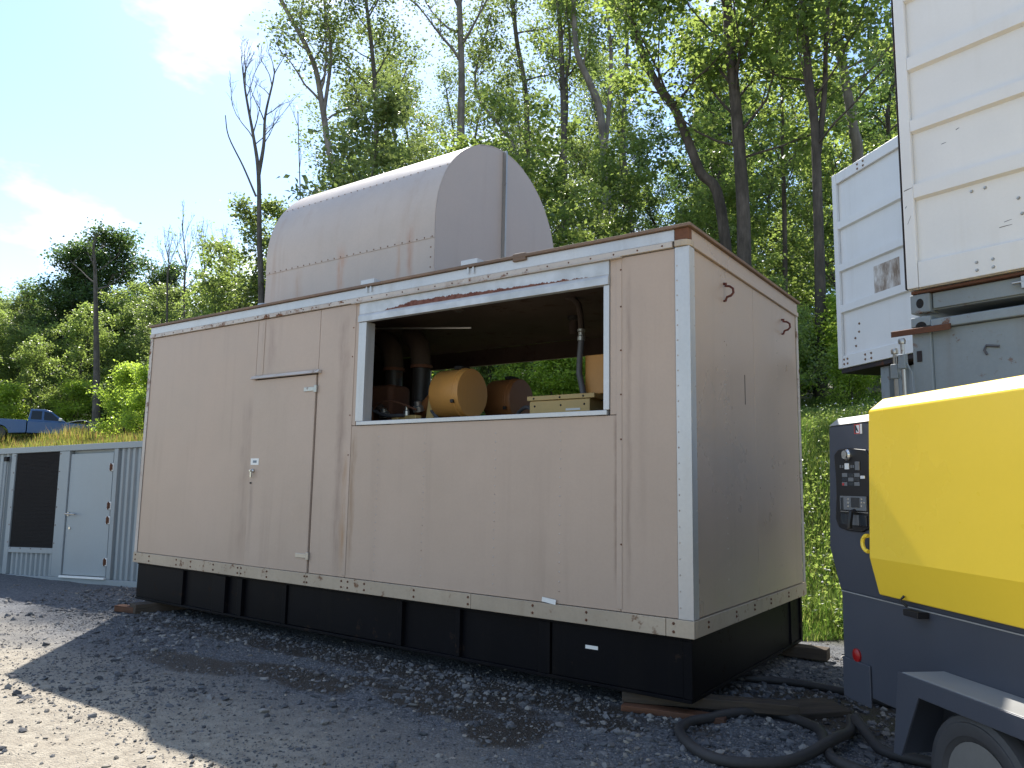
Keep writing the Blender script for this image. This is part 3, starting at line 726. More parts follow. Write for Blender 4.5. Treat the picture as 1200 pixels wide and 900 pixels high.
def corrugated(name, mat, par, x0, x1, z0, z1, period=.125, depth=.035, yb=.05):
    fr = []; x = x0; k = 0
    seq = [(0, 0), (.36, 0), (.5, 1), (.86, 1)]
    while x < x1 - 1e-6:
        for f, h in seq:
            xx = x + f * period
            if xx > x1: break
            fr.append((xx, yb - depth * h))
        x += period
    fr.append((x1, fr[-1][1]))
    poly = fr + [(x1, yb + .02), (x0, yb + .02)]
    return MB().prism(poly, 'z', z0, z1).build(name, mat, par)
corrugated('corrugated_panel', BGm, lc, 1.162, XR - .05, -.030, 1.990)
corrugated('corrugated_panel', BGm, lc, -1.40, -.255, -.030, .328)
corrugated('corrugated_panel', BGm, lc, XL + .06, -1.522, -.030, 1.990, .16)
box('cabin_body', BGm, lc, XL + .02, XR - .02, .075, 2.35, ZB + .02, ZTp - .01)
MB().tube([(-1.63, -.03, 1.9), (-1.63, -.03, .1)], .022, 8).build('conduit', BGm, lc, smooth=True)
MB().box(-1.66, -1.58, -.06, -.005, 1.86, 1.94).build('conduit_box', M['dark'], lc, bevel=.005)
gr = box('grille', M['grille'], lc, -1.40, -.256, .012, .04, .42, 1.988)
for xx in np.arange(-1.38, -.27, .028):
    pass
m = MB()
for xx in np.arange(-1.385, -.27, .022): m.box(xx, xx + .004, .006, .0115, .43, 1.98)
for zz in np.arange(.44, 1.98, .022): m.box(-1.395, -.26, .004, .0075, zz, zz + .004)
m.build('wire_mesh', M['grille'], gr, kind='stuff')
rivet_mesh([(x, -.0105, z) for x in (-1.43, -.225) for z in np.arange(.5, 1.98, .29)] + [(x, -.0085, .40) for x in np.arange(-1.35, -.3, .27)], (0, -1, 0), .012, .006).build('grille_rivets', M['rust'], gr, kind='stuff')
dr2 = MB().box(.012, 1.045, .012, .045, .012, 1.935).build('door', BGd, lc, bevel=.004)
MB().box(.88, 1.044, .002, .0115, .014, 1.933).build('door_strip', BGd, dr2, bevel=.003)
for z in (1.70, 1.10, .875, .235):
    h = MB().box(.985, 1.075, -.016, .001, z - .06, z + .06).build('hinge', M['label_white'], dr2, bevel=.004)
    MB().box(1.0, 1.065, -.026, -.0165, z - .042, z + .042).tube([(1.03, -.028, z - .06), (1.03, -.028, z + .06)], .012, 8).build('hinge_leaf', M['rust'], h, bevel=.003)
MB().box(.03, .075, -.004, .0115, .94, 1.0).tube([(.05, -.02, .972), (.05, -.05, .972), (.11, -.055, .972), (.30, -.055, .965)], .013, 8).build('door_handle', M['steel'], dr2, smooth=True)
MB().lathe([(.022, 0), (.022, .016)], (.115, .012, .745), (0, -1, 0), 14).build('keyhole', M['chrome'], dr2)

# ------------------------------------------------------------------ compressor on the right
cp = thing('towable_compressor', 'yellow and dark grey towable compressor with control panel and mudguard', 'compressor', (2.072, 3.558, 0), R(8))
CE = np.array([-math.sin(R(8)), math.cos(R(8))]); CN = np.array([math.cos(R(8)), math.sin(R(8))]); CO = np.array([2.072, 3.558])
def oncomp(x, y, off):
    d = _f + (x - 600) / FPX * _x - (y - 450) / FPX * _u
    t = ((CO + off * CN - CAM[:2]) @ CN) / (d[:2] @ CN); P = CAM + t * d
    return (P[:2] - CO) @ CE, P[2]
XW = 1.75
YF = -2.3
def shell(name, mat, secs, ya, par, bevel):
    """secs: list of (x, z, y_rear); closed across to the far side (mirrored), running forward to ya"""
    n = len(secs); vs = []
    mid = (.17 + XW) / 2
    left = [(x, y, z) for x, z, y in secs]; right = [(2 * mid - x, y, z) for x, z, y in secs][::-1]
    ring = left + right
    vs = ring + [(x, ya, z) for x, y, z in ring]
    k = len(ring)
    fs = [(i, (i + 1) % k, k + (i + 1) % k, k + i) for i in range(k)]
    half = n
    # end caps as strips between the two sides
    for base, flip in ((0, False), (k, True)):
        for i in range(n - 1):
            q = (base + i, base + i + 1, base + k - 2 - i, base + k - 1 - i)
            fs.append(q if not flip else q[::-1])
    return MB().add(vs, fs).build(name, mat, par, bevel=bevel)
yb0, zb0 = oncomp(986, 690, .215); yb1, _ = oncomp(990, 812, .215)
yc0, zc0 = oncomp(1030, 697, .185)
body = shell('body', M['cgrey'], [(.218, .44, yb1), (.218, zb0 - .004, yb0), (.212, zb0 + .002, yb0 + .004), (.17, 1.285, 1.400), (.17, 2.035, 1.358), (.205, 2.075, 1.335)], YF, cp, .008)
can = shell('canopy', M['yellow'], [(.185, zc0, yc0), (.122, 1.262, .912), (.12, 2.10, .858), (.185, 2.168, .815), (.42, 2.20, .80)], YF + .05, cp, .010)
shell('body_cap', M['cgrey_lit'], [(.185, 2.045, 1.354), (.168, 2.048, 1.362), (.215, 2.096, 1.33), (.40, 2.10, 1.30)], YF + .02, body, .004)  # top chamfer as its own mesh, with the sun glare painted pale
MB().box(.205, .2175, 1.08, yb1 - .004, .38, .62).build('corner_plate', M['cgrey'], body, bevel=.006)
MB().box(.212, .2175, YF + .1, yb0 - .002, zb0 - .012, zb0 - .006).build('seam_strip', M['cgrey_lit'], body)
# control panel
def cpoly(pts, off): return [oncomp(a, b, off) for a, b in pts]
cpn = MB().prism(cpoly([(979, 533), (984, 527), (996, 525), (1016, 527), (1023, 540), (1023, 618), (1012, 624), (995, 622), (985, 618), (981, 608), (982, 580), (981, 556)], .168), 'x', .156, .169).build('control_panel', M['black_plastic'], cp, bevel=.006)
def cb(name, mat, x0, y0, x1, y1, o0=.150, o1=.1555, par=cpn, bev=.0015):
    a, b = oncomp(x0, y0, .156); c, d = oncomp(x1, y1, .156)
    return box(name, mat, par, o0, o1, min(a, c), max(a, c), min(b, d), max(b, d), bevel=bev)
a, b = oncomp(994, 533, .156)
MB().lathe([(.036, 0), (.036, .012), (.026, .02), (.026, .03)], (.156, a, b), (-1, 0, 0), 16).build('key_switch', M['chrome'], cpn, smooth=True)
cb('pictogram', M['label_white'], 990.5, 543, 995.5, 550)
for x0, x1 in ((985, 986.4), (987.5, 989), (997.5, 999), (1000, 1001.4)): cb('button', M['print_grey'], x0, 545, x1, 548.5)
cb('legend_plate', M['print_grey'], 1002.5, 541, 1008, 551)
for i in range(3):
    for j in range(3): cb('legend_plate', M['screen'] if (i + j) % 2 else M['print_grey'], 987 + j * 7.2, 554.5 + i * 5.2, 993.4 + j * 7.2, 559 + i * 5.2, .153)
cb('legend_plate', M['red_print'], 987.6, 566, 990, 569, .1515, .1528)
cb('bright_tag', M['label_white'], 1009, 557.5, 1014, 561)
ct = cb('controller', M['print_grey'], 986, 581, 1017, 599, .145, .1555)
cb('display', M['screen'], 999.5, 583, 1009.5, 595, .140, .1448, ct)
for (x0, y0) in ((995, 584), (995, 588), (995, 592), (1011, 584), (1011, 588), (1011, 592), (1014, 588)): cb('button', M['chrome'], x0, y0, x0 + 1.8, y0 + 2.4, .141, .1448, ct)
cb('label_strip', M['screen'], 987.4, 583, 990.5, 597, .141, .1448, ct)
cb('trim_line', M['chrome'], 986, 599.6, 1018, 600.6, .150)
cb('window_plate', M['screen'], 986, 602, 1017, 617, .150)
a, b = oncomp(1003, 609, .15)
MB().tube([(.150, a, b + .05), (.12, a, b + .045), (.105, a - .005, b - .02), (.105, a, b - .05)], .016, 8).build('lever', M['black_plastic'], cpn, smooth=True)
cb('lever_plate', M['print_grey'], 998, 603, 1008, 616, .1465, .1498)
st = cb('warning_sticker', M['label_white'], 1001, 497.5, 1008, 508, .1675, .1695, cp, 0)
a0, b0 = oncomp(1001, 497.5, .168); a1, b1 = oncomp(1008, 508, .168)
am, bm_ = (a0 + a1) / 2, (b0 + b1) / 2; hw, hh = abs(a1 - a0) / 2, abs(b1 - b0) / 2
sp = MB()
for (y0, y1, z0, z1) in ((-1, 1, .82, 1), (-1, 1, -1, -.82), (-1, -.85, -.82, .82), (.85, 1, -.82, .82)):
    sp.box(.1662, .1672, am + y0 * hw, am + y1 * hw, bm_ + z0 * hh, bm_ + z1 * hh)
sp.build('sticker_border', M['red_print'], st)
MB().prism([(am - hw * .55, bm_ - hh * .6), (am - hw * .25, bm_ - hh * .6), (am + hw * .55, bm_ + hh * .6), (am + hw * .25, bm_ + hh * .6)], 'x', .1655, .1665).prism([(am + hw * .1, bm_ + hh * .05), (am + hw * .3, bm_ - hh * .1), (am - hw * .35, bm_ - hh * .65), (am - hw * .55, bm_ - hh * .55)], 'x', .1645, .1654).build('sticker_print', M['dark'], st)
# tow eye, latch, reflector, plates
a, b = oncomp(1014, 637, .12)
ring = [(.135, a + .05 * math.cos(q) - .0, b + .045 * math.sin(q)) for q in np.linspace(-1.7, 1.7, 12)]
MB().tube(ring, .012, 8).build('lifting_ring', M['yellow'], can, smooth=True)
a, b = oncomp(1066, 712, .17)
MB().box(.15, .2175, a - .09, a + .03, b - .045, b - .012).tube([(.17, a + .02, b), (.15, a + .05, b + .03), (.17, a + .04, b + .055)], .008, 6).build('latch', M['black_plastic'], cp, bevel=.004)
a, b = oncomp(1005, 768, .218)
MB().lathe([(.040, 0), (.040, .01), (.026, .018)], (.218, a, b), (-1, 0, 0), 20).build('reflector', M['red_lens'], cp, smooth=True)
a, b = oncomp(1052, 834, .2)
box('sticker', M['yellow'], cp, .2135, .2175, a - .014, a + .014, b - .03, b + .03)
# mudguard
fo, fi = -.03, .216
out = [(.536, .326), (.471, .737), (-.60, .745), (-.68, .33)]
inn = [(-.60, .33), (-.53, .655), (.322, .648), (.475, .330)]
fd = MB().prism(out + inn, 'x', fo, fo + .012).build('mudguard', M['cgrey'], cp, bevel=.003)
MB().prism([(.471, .725), (.455, .7385), (-.60, .7465), (-.60, .7335)], 'x', fo + .013, fi).build('mudguard_top', M['cgrey_lit'], fd, bevel=.003)  # pale colour carries the sunlight on the mudguard's top
MB().prism([(.524, .33), (.459, .735), (.445, .735), (.510, .33)], 'x', fo + .013, fi).build('mudguard_end', M['cgrey'], fd, bevel=.003)
# wheels, axle, drawbar
for xx in (.0, XW - .05):
    w = thing('wheel', '', '', (0, 0, 0)); 
    for k in ('label', 'category'): del w[k]
    w.parent = cp
    sgn = 1 if xx == 0 else 1
    MB().lathe([(.20, -.085), (.215, -.10), (.225, -.102), (.23, -.108), (.27, -.114), (.285, -.111), (.288, -.106), (.315, -.098), (.327, -.078), (.333, -.05), (.326, -.048), (.326, -.04), (.334, -.038), (.334, -.006), (.326, -.004), (.326, .004), (.334, .006), (.334, .038), (.326, .04), (.326, .048), (.333, .05), (.327, .078), (.315, .098), (.27, .112), (.20, .10)], (xx + .115, 0, .333), (1, 0, 0), 48).build('tyre', M['rubber'], w, smooth=True)
    MB().lathe([(.205, -.095), (.195, -.07), (.17, -.055), (.10, -.05), (.07, -.075), (.03, -.085)], (xx + .115, 0, .333), (1, 0, 0), 32).build('rim', M['rim'], w, smooth=True)
box('axle', M['engine'], cp, .23, XW - .1, -.05, .05, .28, .38)
box('chassis', M['engine'], cp, .45, .60, YF, 1.1, .36, .46)
box('chassis', M['engine'], cp, 1.3, 1.45, YF, 1.1, .36, .46)

# ------------------------------------------------------------------ container stack on the right
A = px(1067, 360, 7.0)
def zc(y, x=1070, d=6.97): return float(px(x, y, d)[2])
RZ = math.atan2(-.809, .588)
def rib(m, x0, x1, z0, z1, y=0.0, dep=.045):
    h = min(.018, (z1 - z0) * .25)
    m.prism([(y, z0), (y - dep, z0 + h), (y - dep, z1 - h), (y, z1)], 'x', x0, x1)
zw0, zs0 = zc(341), zc(368)
up = thing('upper_container', 'white container end stacked high on the grey container at the right edge', 'container', (A[0], A[1], zs0), RZ)
H = zw0 - zs0
WID, LEN = 2.44, 3.0
HW = 3.05
box('container_body', M['grey_cont'], up, .02, WID - .02, .06, LEN, .02, H + HW - .02)
box('sill_beam', M['grey_cont'], up, .19, WID - .19, .03, .09, .03, H - .045, bevel=.006)
sill_lip = box('sill_lip', M['rust'], up, .02, WID - .02, -.02, .06, H - .038, H - .012, bevel=.004)
for x0 in (0.0, WID - .178):
    cst = MB().box(x0, x0 + .178, -.005, .165, 0, H - .04).build('corner_casting', M['grey_cont'], up, bevel=.012)
    cx_, cz_ = x0 + .09, (H - .04) / 2
    MB().prism([(cx_ + .034 * math.cos(q), cz_ + .046 * math.sin(q)) for q in np.linspace(0, 2 * math.pi, 16, endpoint=False)], 'y', -.0065, -.0055).build('casting_hole', M['dark'], cst)
dl = MB().box(0.0, WID, -.03, .05, H, H + HW).build('end_wall', M['white'], up, bevel=.006)
box('stile', M['white'], dl, .012, .115, -.075, -.0305, H + .004, H + HW - .02, bevel=.010)
box('stile', M['white'], dl, WID - .115, WID - .012, -.075, -.0305, H + .004, H + HW - .02, bevel=.010)
box('bottom_band', M['white'], dl, .118, WID - .118, -.07, -.0305, H + .004, H + .004 + (zc(309) - zc(341)) * .93, bevel=.008)
for (ya, yb) in ((239.5, 220), (163, 146), (92, 74), (12, -6), (-72, -92)):
    m = MB(); rib(m, .117, WID - .117, zc(ya, 1078) - zs0, zc(yb, 1078) - zs0, -.0305); m.build('rib', M['white'], dl)
MB().box(-.012, .0, -.06, .03, H + .01, H + HW - .01).build('edge_gasket', M['gasket'], dl, bevel=.003)
bolts = [(x, -.07, H + z) for x in (.62, .75) for z in (.06, .13)] + [(.60, -.031, zc(214, 1140, 6.3) - zs0), (.71, -.031, zc(214, 1140, 6.3) - zs0), (.96, -.031, H + .62), (.98, -.031, H + .48)]
rivet_mesh(bolts, (0, -1, 0), .016, .014).build('bolts', M['steel'], dl, kind='stuff')
m = MB()
for (x0, z0, x1, z1, t_) in ((.24, 1.52, .47, 1.56, .005), (.37, 1.31, .41, 1.315, .006), (.50, 1.40, .53, 1.41, .007), (.80, .40, .90, .405, .006), (.84, .44, .90, .45, .005), (.03, .95, .11, .965, .008), (.05, .62, .085, .70, .008), (.035, .78, .05, .80, .01)):
    y_ = -.0315 if x0 > .2 else -.0762
    m.prism([(x0, H + z0), (x1, H + z1), (x1, H + z1 + t_ * .5), ((x0 + x1) / 2, H + (z0 + z1) / 2 + t_), (x0, H + z0 + t_)], 'y', y_, y_ + .0008)
m.build('scuff_marks', M['conduit'], dl, kind='stuff')
MB().box(.86, 1.06, -.03, .0, H - .11, H - .09).box(.93, .99, -.03, .0, H - .16, H - .05).build('keeper_bracket', M['steel'], up, bevel=.008)

gl0 = float(terrain(A[0] + .8, A[1])) - .1
zl1 = zc(372)
lw = thing('lower_container', 'weathered grey steel container under the white one behind the compressor', 'container', (A[0], A[1], gl0), RZ)
HL = zl1 - gl0
box('container_body', M['grey_cont'], lw, .03, WID - .03, .09, LEN, .05, HL - .02)
for x0 in (0.0, WID - .17):
    box('corner_post', M['grey_cont'], lw, x0, x0 + .17, .0, .16, .12, HL - .10, bevel=.008)
    c = MB().box(x0 - .004, x0 + .178, -.006, .17, HL - .098, HL - .002).build('corner_casting', M['grey_cont'], lw, bevel=.012)
    MB().prism([(x0 + .09 + .05 * math.cos(q), HL - .095 + .045 * math.sin(q)) for q in np.linspace(0, math.pi, 12)], 'y', -.0075, -.0065).build('casting_hole', M['dark'], c)
    box('corner_casting', M['grey_cont'], lw, x0 - .004, x0 + .178, -.006, .17, 0, .118, bevel=.012)
box('header_beam', M['grey_cont'], lw, .18, WID - .18, -.02, .10, HL - .13, HL - .045, bevel=.01)
box('end_panel', M['grey_cont'], lw, .172, WID - .172, .03, .085, .13, HL - .135, bevel=.004)
MB().prism([(-.055, HL - .17), (-.055, HL - .115), (-.022, HL - .105), (-.022, HL - .16)], 'x', -.17, .36).build('rusty_bar', M['rust'], lw, bevel=.004)
for k, (x0, y0) in enumerate(((-.16, -.02), (-.07, -.05))):
    top = HL - (.40 if k else .48) + .18
    rd = MB().tube([(x0, y0, top), (x0 + .01, y0, .3)], .017, 8).build('locking_rod', M['steel'], lw, smooth=True)
    MB().box(x0 - .035, x0 + .035, y0 - .03, y0 + .03, top - .26, top - .12).build('rod_clamp', M['grey_cont'], rd, bevel=.01)
    MB().lathe([(.03, 0), (.034, .03), (.026, .05)], (x0, y0, top - .02), (0, 0, 1), 12).build('rod_cap', M['steel'], rd, smooth=True)
    MB().tube([(x0 + .03, y0, top - .2), (x0 + .075, y0, top - .3), (x0 + .09, y0, .4)], .010, 6).build('handle', M['grey_cont'], rd, smooth=True)
box('hinge_lug', M['gasket'], lw, .04, .085, -.012, -.0005, HL - .42, HL - .32, bevel=.004)
MB().tube([(.62, .024, HL - .42), (.60, .022, HL - .38), (.62, .022, HL - .34), (.72, .022, HL - .36)], .012, 6).build('stain_mark', M['conduit'], lw)

B = px(986, 433, 11.5)
RZ2 = math.atan2(-.978, .208)
H2 = float(px(973, 207, 11.5)[2] - B[2])
sw = thing('second_container', 'white ribbed container end raised behind the taller white container', 'container', (B[0], B[1], B[2]), RZ2)
box('container_body', M['white_b'], sw, .02, WID - .02, .06, 2.6, .02, H2 - .03)
el = MB().box(0, WID, 0, .055, 0, H2).build('end_wall', M['white_b'], sw, bevel=.008)
box('stile', M['white_b'], el, .0, .10, -.05, -.0005, .0, H2 - .002, bevel=.012)
box('top_band', M['white_b'], el, .102, WID, -.045, -.0005, H2 - .17, H2 - .004, bevel=.008)
box('bottom_band', M['white_b'], el, .102, WID, -.045, -.0005, .0, .19, bevel=.008)
def z2(y): return float(px(985, y, 11.45)[2] - B[2])
for ya, yb in ((272, 261), (321, 310), (369, 358)):
    m = MB(); rib(m, .101, WID, z2(ya), z2(yb), -.0005); m.build('rib', M['white_b'], el)
rivet_mesh([(x, -.045, H2 - z) for x in (.62, .75) for z in (.06, .13)] + [(x, -.045, .03 + z) for x in (.14, .22, .62, .75) for z in (.03, .10)] + [(.45, -.001, .5), (.46, -.001, .62), (.36, -.001, .42), (.37, -.001, .30), (.14, -.001, .86), (.2, -.001, .86), (.75, -.001, .94), (.68, -.001, .96)], (0, -1, 0), .02, .014).build('bolts', M['roof_edge'], el, kind='stuff')
def torn_mat():
    t = NT('torn_sticker'); n = t.noise(5, 5, .7, None, (1, 1, .35))
    return t.done(t.bsdf(t.ramp(n, [(.38, (.20, .15, .11)), (.5, (.40, .36, .32)), (.62, (.62, .62, .60))]), .8))
box('torn_sticker', torn_mat(), el, .82, 1.35, -.0025, -.0008, z2(362), z2(330) + .02)
MB().box(-.012, .0, -.03, .05, .01, H2 - .01).build('edge_gasket', M['white_b'], el)
box('floor_frame', M['gasket'], sw, .03, WID, -.02, 2.6, -.07, -.003, bevel=.005)
gz2 = float(terrain(B[0] + .5, B[1] - .8)) - .15
sx = thing('support_container', 'grey steel container standing under the second white container behind', 'container', (B[0], B[1], gz2), RZ2)
HS = B[2] - .075 - gz2
box('corner_post', M['grey_cont'], sx, .80, .97, .05, .22, .0, HS - .002, bevel=.01)
corrugated('end_panel', M['grey_cont'], sx, .972, WID - .172, .05, HS - .05, .25, .05, .16)
box('corner_post', M['grey_cont'], sx, WID - .17, WID, .05, .22, .0, HS - .002, bevel=.01)
box('container_body', M['grey_cont'], sx, .82, WID - .02, .235, 2.5, .05, HS - .02)

# ------------------------------------------------------------------ hoses
def spline(pts, n=10):
    P = [np.array(p, float) for p in pts]; P = [2 * P[0] - P[1]] + P + [2 * P[-1] - P[-2]]; out = []
    for i in range(1, len(P) - 2):
        for t in np.linspace(0, 1, n, endpoint=False):
            a, b, c, d = P[i - 1:i + 3]
            out.append(.5 * ((2 * b) + (c - a) * t + (2 * a - 5 * b + 4 * c - d) * t * t + (3 * b - a - 3 * c + d) * t ** 3))
    return out + [P[-2]]
def hose(name, label, pts, r, fit=None):
    Q = []
    for (x, y, dz) in pts: Q.append((x, y, float(terrain(x, y)) + r + dz))
    o = MB().tube(spline(Q, 10), r, 12).build(name, M['hose'], None, smooth=True)
    return tag(o, label, 'hose')
hose('air_hose', 'thick black rubber hose coiled in a loop on the gravel', [(2.42, 5.62, .02), (2.28, 5.32, .02), (2.09, 5.09, .05), (1.77, 4.83, .01), (1.543, 4.76, 0), (1.304, 4.81, 0), (1.175, 4.99, 0), (1.15, 5.31, 0), (1.26, 5.53, 0), (1.416, 5.63, 0), (1.628, 5.73, 0), (1.898, 5.78, 0), (2.04, 5.68, 0), (2.115, 5.50, 0), (2.10, 5.32, 0), (2.02, 5.08, .0), (1.98, 4.85, 0), (2.08, 4.62, 0)], .034)
hose('air_hose', 'black hose running under the compressor towards its wheel', [(2.38, 5.46, .07), (2.36, 5.25, .03), (2.36, 5.03, 0), (2.50, 4.86, 0), (2.75, 4.65, 0), (3.1, 4.5, 0)], .034)
hose('air_hose', 'black hose trailing behind the compressor from the rear skid corner', [(2.05, 6.85, 0), (2.4, 6.75, 0), (2.75, 6.45, 0), (2.95, 6.1, 0), (3.3, 5.9, 0)], .03)

# ------------------------------------------------------------------ pickup on the upper field
best = 46.0
TP = px(89, 500, best)      # front wheel
TRZ = R(31)
tz = float(terrain(TP[0], TP[1]))
tk = thing('pickup_truck', 'blue pickup truck with buckled hood parked in the long grass', 'truck', (TP[0], TP[1], tz), TRZ)
tk.scale = (1.08, 1.08, 1.0)
print('truck', TP, tz, px(55, 479, best))
HWT = .92
def arch(cx, r=.45, n=9): return [(cx + r * math.cos(q), .36 + r * math.sin(q)) for q in np.linspace(0, math.pi, n)]
low = [(.98, .42)] + [(.98, .62), (.93, .95), (.55, 1.03), (-.62, 1.10), (-2.28, 1.10), (-2.28, .40)] + [(-.60, .40)] + arch(0, .46)[::-1]
MB().prism(low, 'y', -HWT, HWT).build('cab_body', M['truck_blue'], tk, bevel=.04)
bed = [(-2.32, .42), (-2.32, 1.14), (-4.55, 1.16), (-4.58, .50), (-4.02, .45)] + [(q[0] - 3.55, q[1]) for q in arch(0, .46)][::-1]
bed = [(-2.32, .42), (-2.32, 1.14), (-4.58, 1.16), (-4.58, .45), (-4.03, .45)] + [(-3.55 + .46 * math.cos(q), .36 + .46 * math.sin(q)) for q in np.linspace(math.pi, 0, 9)]
MB().prism(bed, 'y', -HWT, HWT).build('cargo_bed', M['truck_blue'], tk, bevel=.03)
cabp = [(-.50, 1.09), (-1.25, 1.74), (-1.55, 1.82), (-2.18, 1.80), (-2.28, 1.09)]
cabv = []
for (x, z) in cabp:
    ins = .16 * max(0, (z - 1.09) / .72)
    cabv += [(x, -HWT + ins + .02, z), (x, HWT - ins - .02, z)]
n_ = len(cabp)
cb_ = MB().add(cabv, [(2 * i, 2 * i + 2, 2 * i + 3, 2 * i + 1) for i in range(n_ - 1)] + [tuple(2 * i for i in range(n_)), tuple(2 * i + 1 for i in range(n_))[::-1], (2 * n_ - 2, 0, 1, 2 * n_ - 1)]).build('cab', M['truck_blue'], tk, bevel=.03)
def sidewin(pts, name='side_window'):
    m = MB()
    f = lambda x, z, o: (x, -HWT + .02 + .16 * max(0, (z - 1.09) / .72) - o, z)
    vs = [f(x, z, .006) for x, z in pts] + [f(x, z, -.02) for x, z in pts]; k = len(pts)
    m.add(vs, [tuple(range(k)), tuple(range(k, 2 * k))[::-1]] + [(i, (i + 1) % k, k + (i + 1) % k, k + i) for i in range(k)])
    return m.build(name, M['glass_dark'], tk)
sidewin([(-2.15, 1.20), (-1.65, 1.20), (-1.65, 1.70), (-2.12, 1.70)])
sidewin([(-1.55, 1.18), (-.72, 1.16), (-1.22, 1.62), (-1.55, 1.70)])
MB().add([(-.56, -.70, 1.155), (-.56, .70, 1.155), (-1.20, .60, 1.71), (-1.20, -.60, 1.71), (-.60, -.70, 1.13), (-.60, .70, 1.13), (-1.24, .60, 1.685), (-1.24, -.60, 1.685)],
         [(0, 1, 2, 3), (7, 6, 5, 4), (0, 3, 7, 4), (1, 5, 6, 2), (0, 4, 5, 1), (3, 2, 6, 7)]).build('windscreen', M['truck_silver'], tk)
MB().box(-.86, -.70, -HWT - .16, -HWT - .01, 1.16, 1.32).build('mirror', M['label_white'], tk, bevel=.04)
# buckled hood standing up in an arch
hp_ = [(-.40, 1.13), (-.05, 1.24), (.30, 1.30), (.60, 1.22), (.85, 1.05), (1.0, .92)]
MB().prism(hp_ + [(x + .0, z - .045) for x, z in hp_[::-1]], 'y', -HWT + .04, HWT - .04).build('buckled_hood', M['truck_silver'], tk, bevel=.01)
MB().box(-.3, .8, -HWT + .10, HWT - .10, .95, 1.08).build('engine_bay', M['dark'], tk)
MB().box(.70, .985, -HWT - .012, -HWT + .35, .72, .93).build('headlight', M['lamp_clear'], tk, bevel=.05)
MB().box(.70, .985, HWT - .35, HWT + .012, .72, .93).build('headlight', M['lamp_clear'], tk, bevel=.05)
MB().box(.985, 1.10, -HWT + .05, HWT - .05, .38, .62).build('bumper', M['truck_silver'], tk, bevel=.03)
for x in (0, -3.55):
    for s in (-1, 1):
        w = thing('wheel', '', '', (x, s * (HWT - .13), .36))
        for k in ('label', 'category'): del w[k]
        w.parent = tk
        MB().lathe([(.22, -.11), (.34, -.11), (.36, -.08), (.36, .08), (.34, .11), (.22, .11)], (0, 0, 0), (0, s, 0), 24).build('tyre', M['rubber'], w, smooth=True)
        MB().lathe([(.225, -.09), (.225, .09), (.18, .10), (.05, .08)], (0, 0, 0), (0, s, 0), 20).build('rim', M['rim'], w, smooth=True)

# ------------------------------------------------------------------ vegetation
def leaf_mat(name, stops, tcol, tw=.45):
    t = NT(name)
    gm = t.n.new('ShaderNodeNewGeometry'); oi = t.n.new('ShaderNodeObjectInfo')
    r = t.math('FRACT', t.math('ADD', gm.outputs['Random Per Island'], t.math('MULTIPLY', oi.outputs['Random'], .15)))
    c = t.ramp(r, stops)
    c = t.mix(t.math('MULTIPLY', oi.outputs['Random'], .25), c, (.04, .07, .02))
    p = t.bsdf(c, .36, 0, spec=.5)
    tr = t.n.new('ShaderNodeBsdfTranslucent')
    t.l.new(t.mix(.5, t.mix(1.0, c, (2.0, 2.2, 1.2), 'MULTIPLY'), tcol), tr.inputs[0])
    ms = t.n.new('ShaderNodeMixShader'); ms.inputs[0].default_value = tw
    t.l.new(p, ms.inputs[1]); t.l.new(tr.outputs[0], ms.inputs[2])
    return t.done(ms.outputs[0])
LEAF = [leaf_mat('leaf_maple', [(0, (.025, .05, .018)), (.4, (.06, .11, .03)), (.8, (.115, .18, .05)), (1, (.22, .26, .09))], (.50, .58, .14), .55),
        leaf_mat('leaf_ash', [(0, (.05, .075, .03)), (.5, (.09, .13, .045)), (1, (.18, .21, .08))], (.34, .40, .12), .5),
        leaf_mat('leaf_bright', [(0, (.09, .15, .025)), (.5, (.15, .23, .04)), (1, (.24, .31, .06))], (.70, .85, .12), .6),
        leaf_mat('leaf_dark', [(0, (.025, .05, .018)), (.6, (.045, .085, .026)), (1, (.09, .13, .04))], (.16, .24, .06))]
def bark_mat(name, a, b):
    t = NT(name); n = t.noise(9, 6, .7, None, (1, 1, .18)); n2 = t.noise(1.2, 4)
    c = t.mix(t.ramp(n2, [(.4, 0.0), (.65, .6)]), t.ramp(n, [(.3, a), (.7, b)]), tuple(q * .6 for q in a))
    return t.done(t.bsdf(c, .9, 0, n, .8, .03, .15))
BARK = [bark_mat('bark_grey', (.075, .068, .06), (.18, .165, .148)), bark_mat('bark_pale', (.14, .125, .11), (.27, .25, .225)), bark_mat('bark_dark', (.05, .044, .038), (.135, .115, .098))]

def rot_about(v, ax, a):
    ax = ax / np.linalg.norm(ax); c, s = math.cos(a), math.sin(a)
    return v * c + np.cross(ax, v) * s + ax * (ax @ v) * (1 - c)

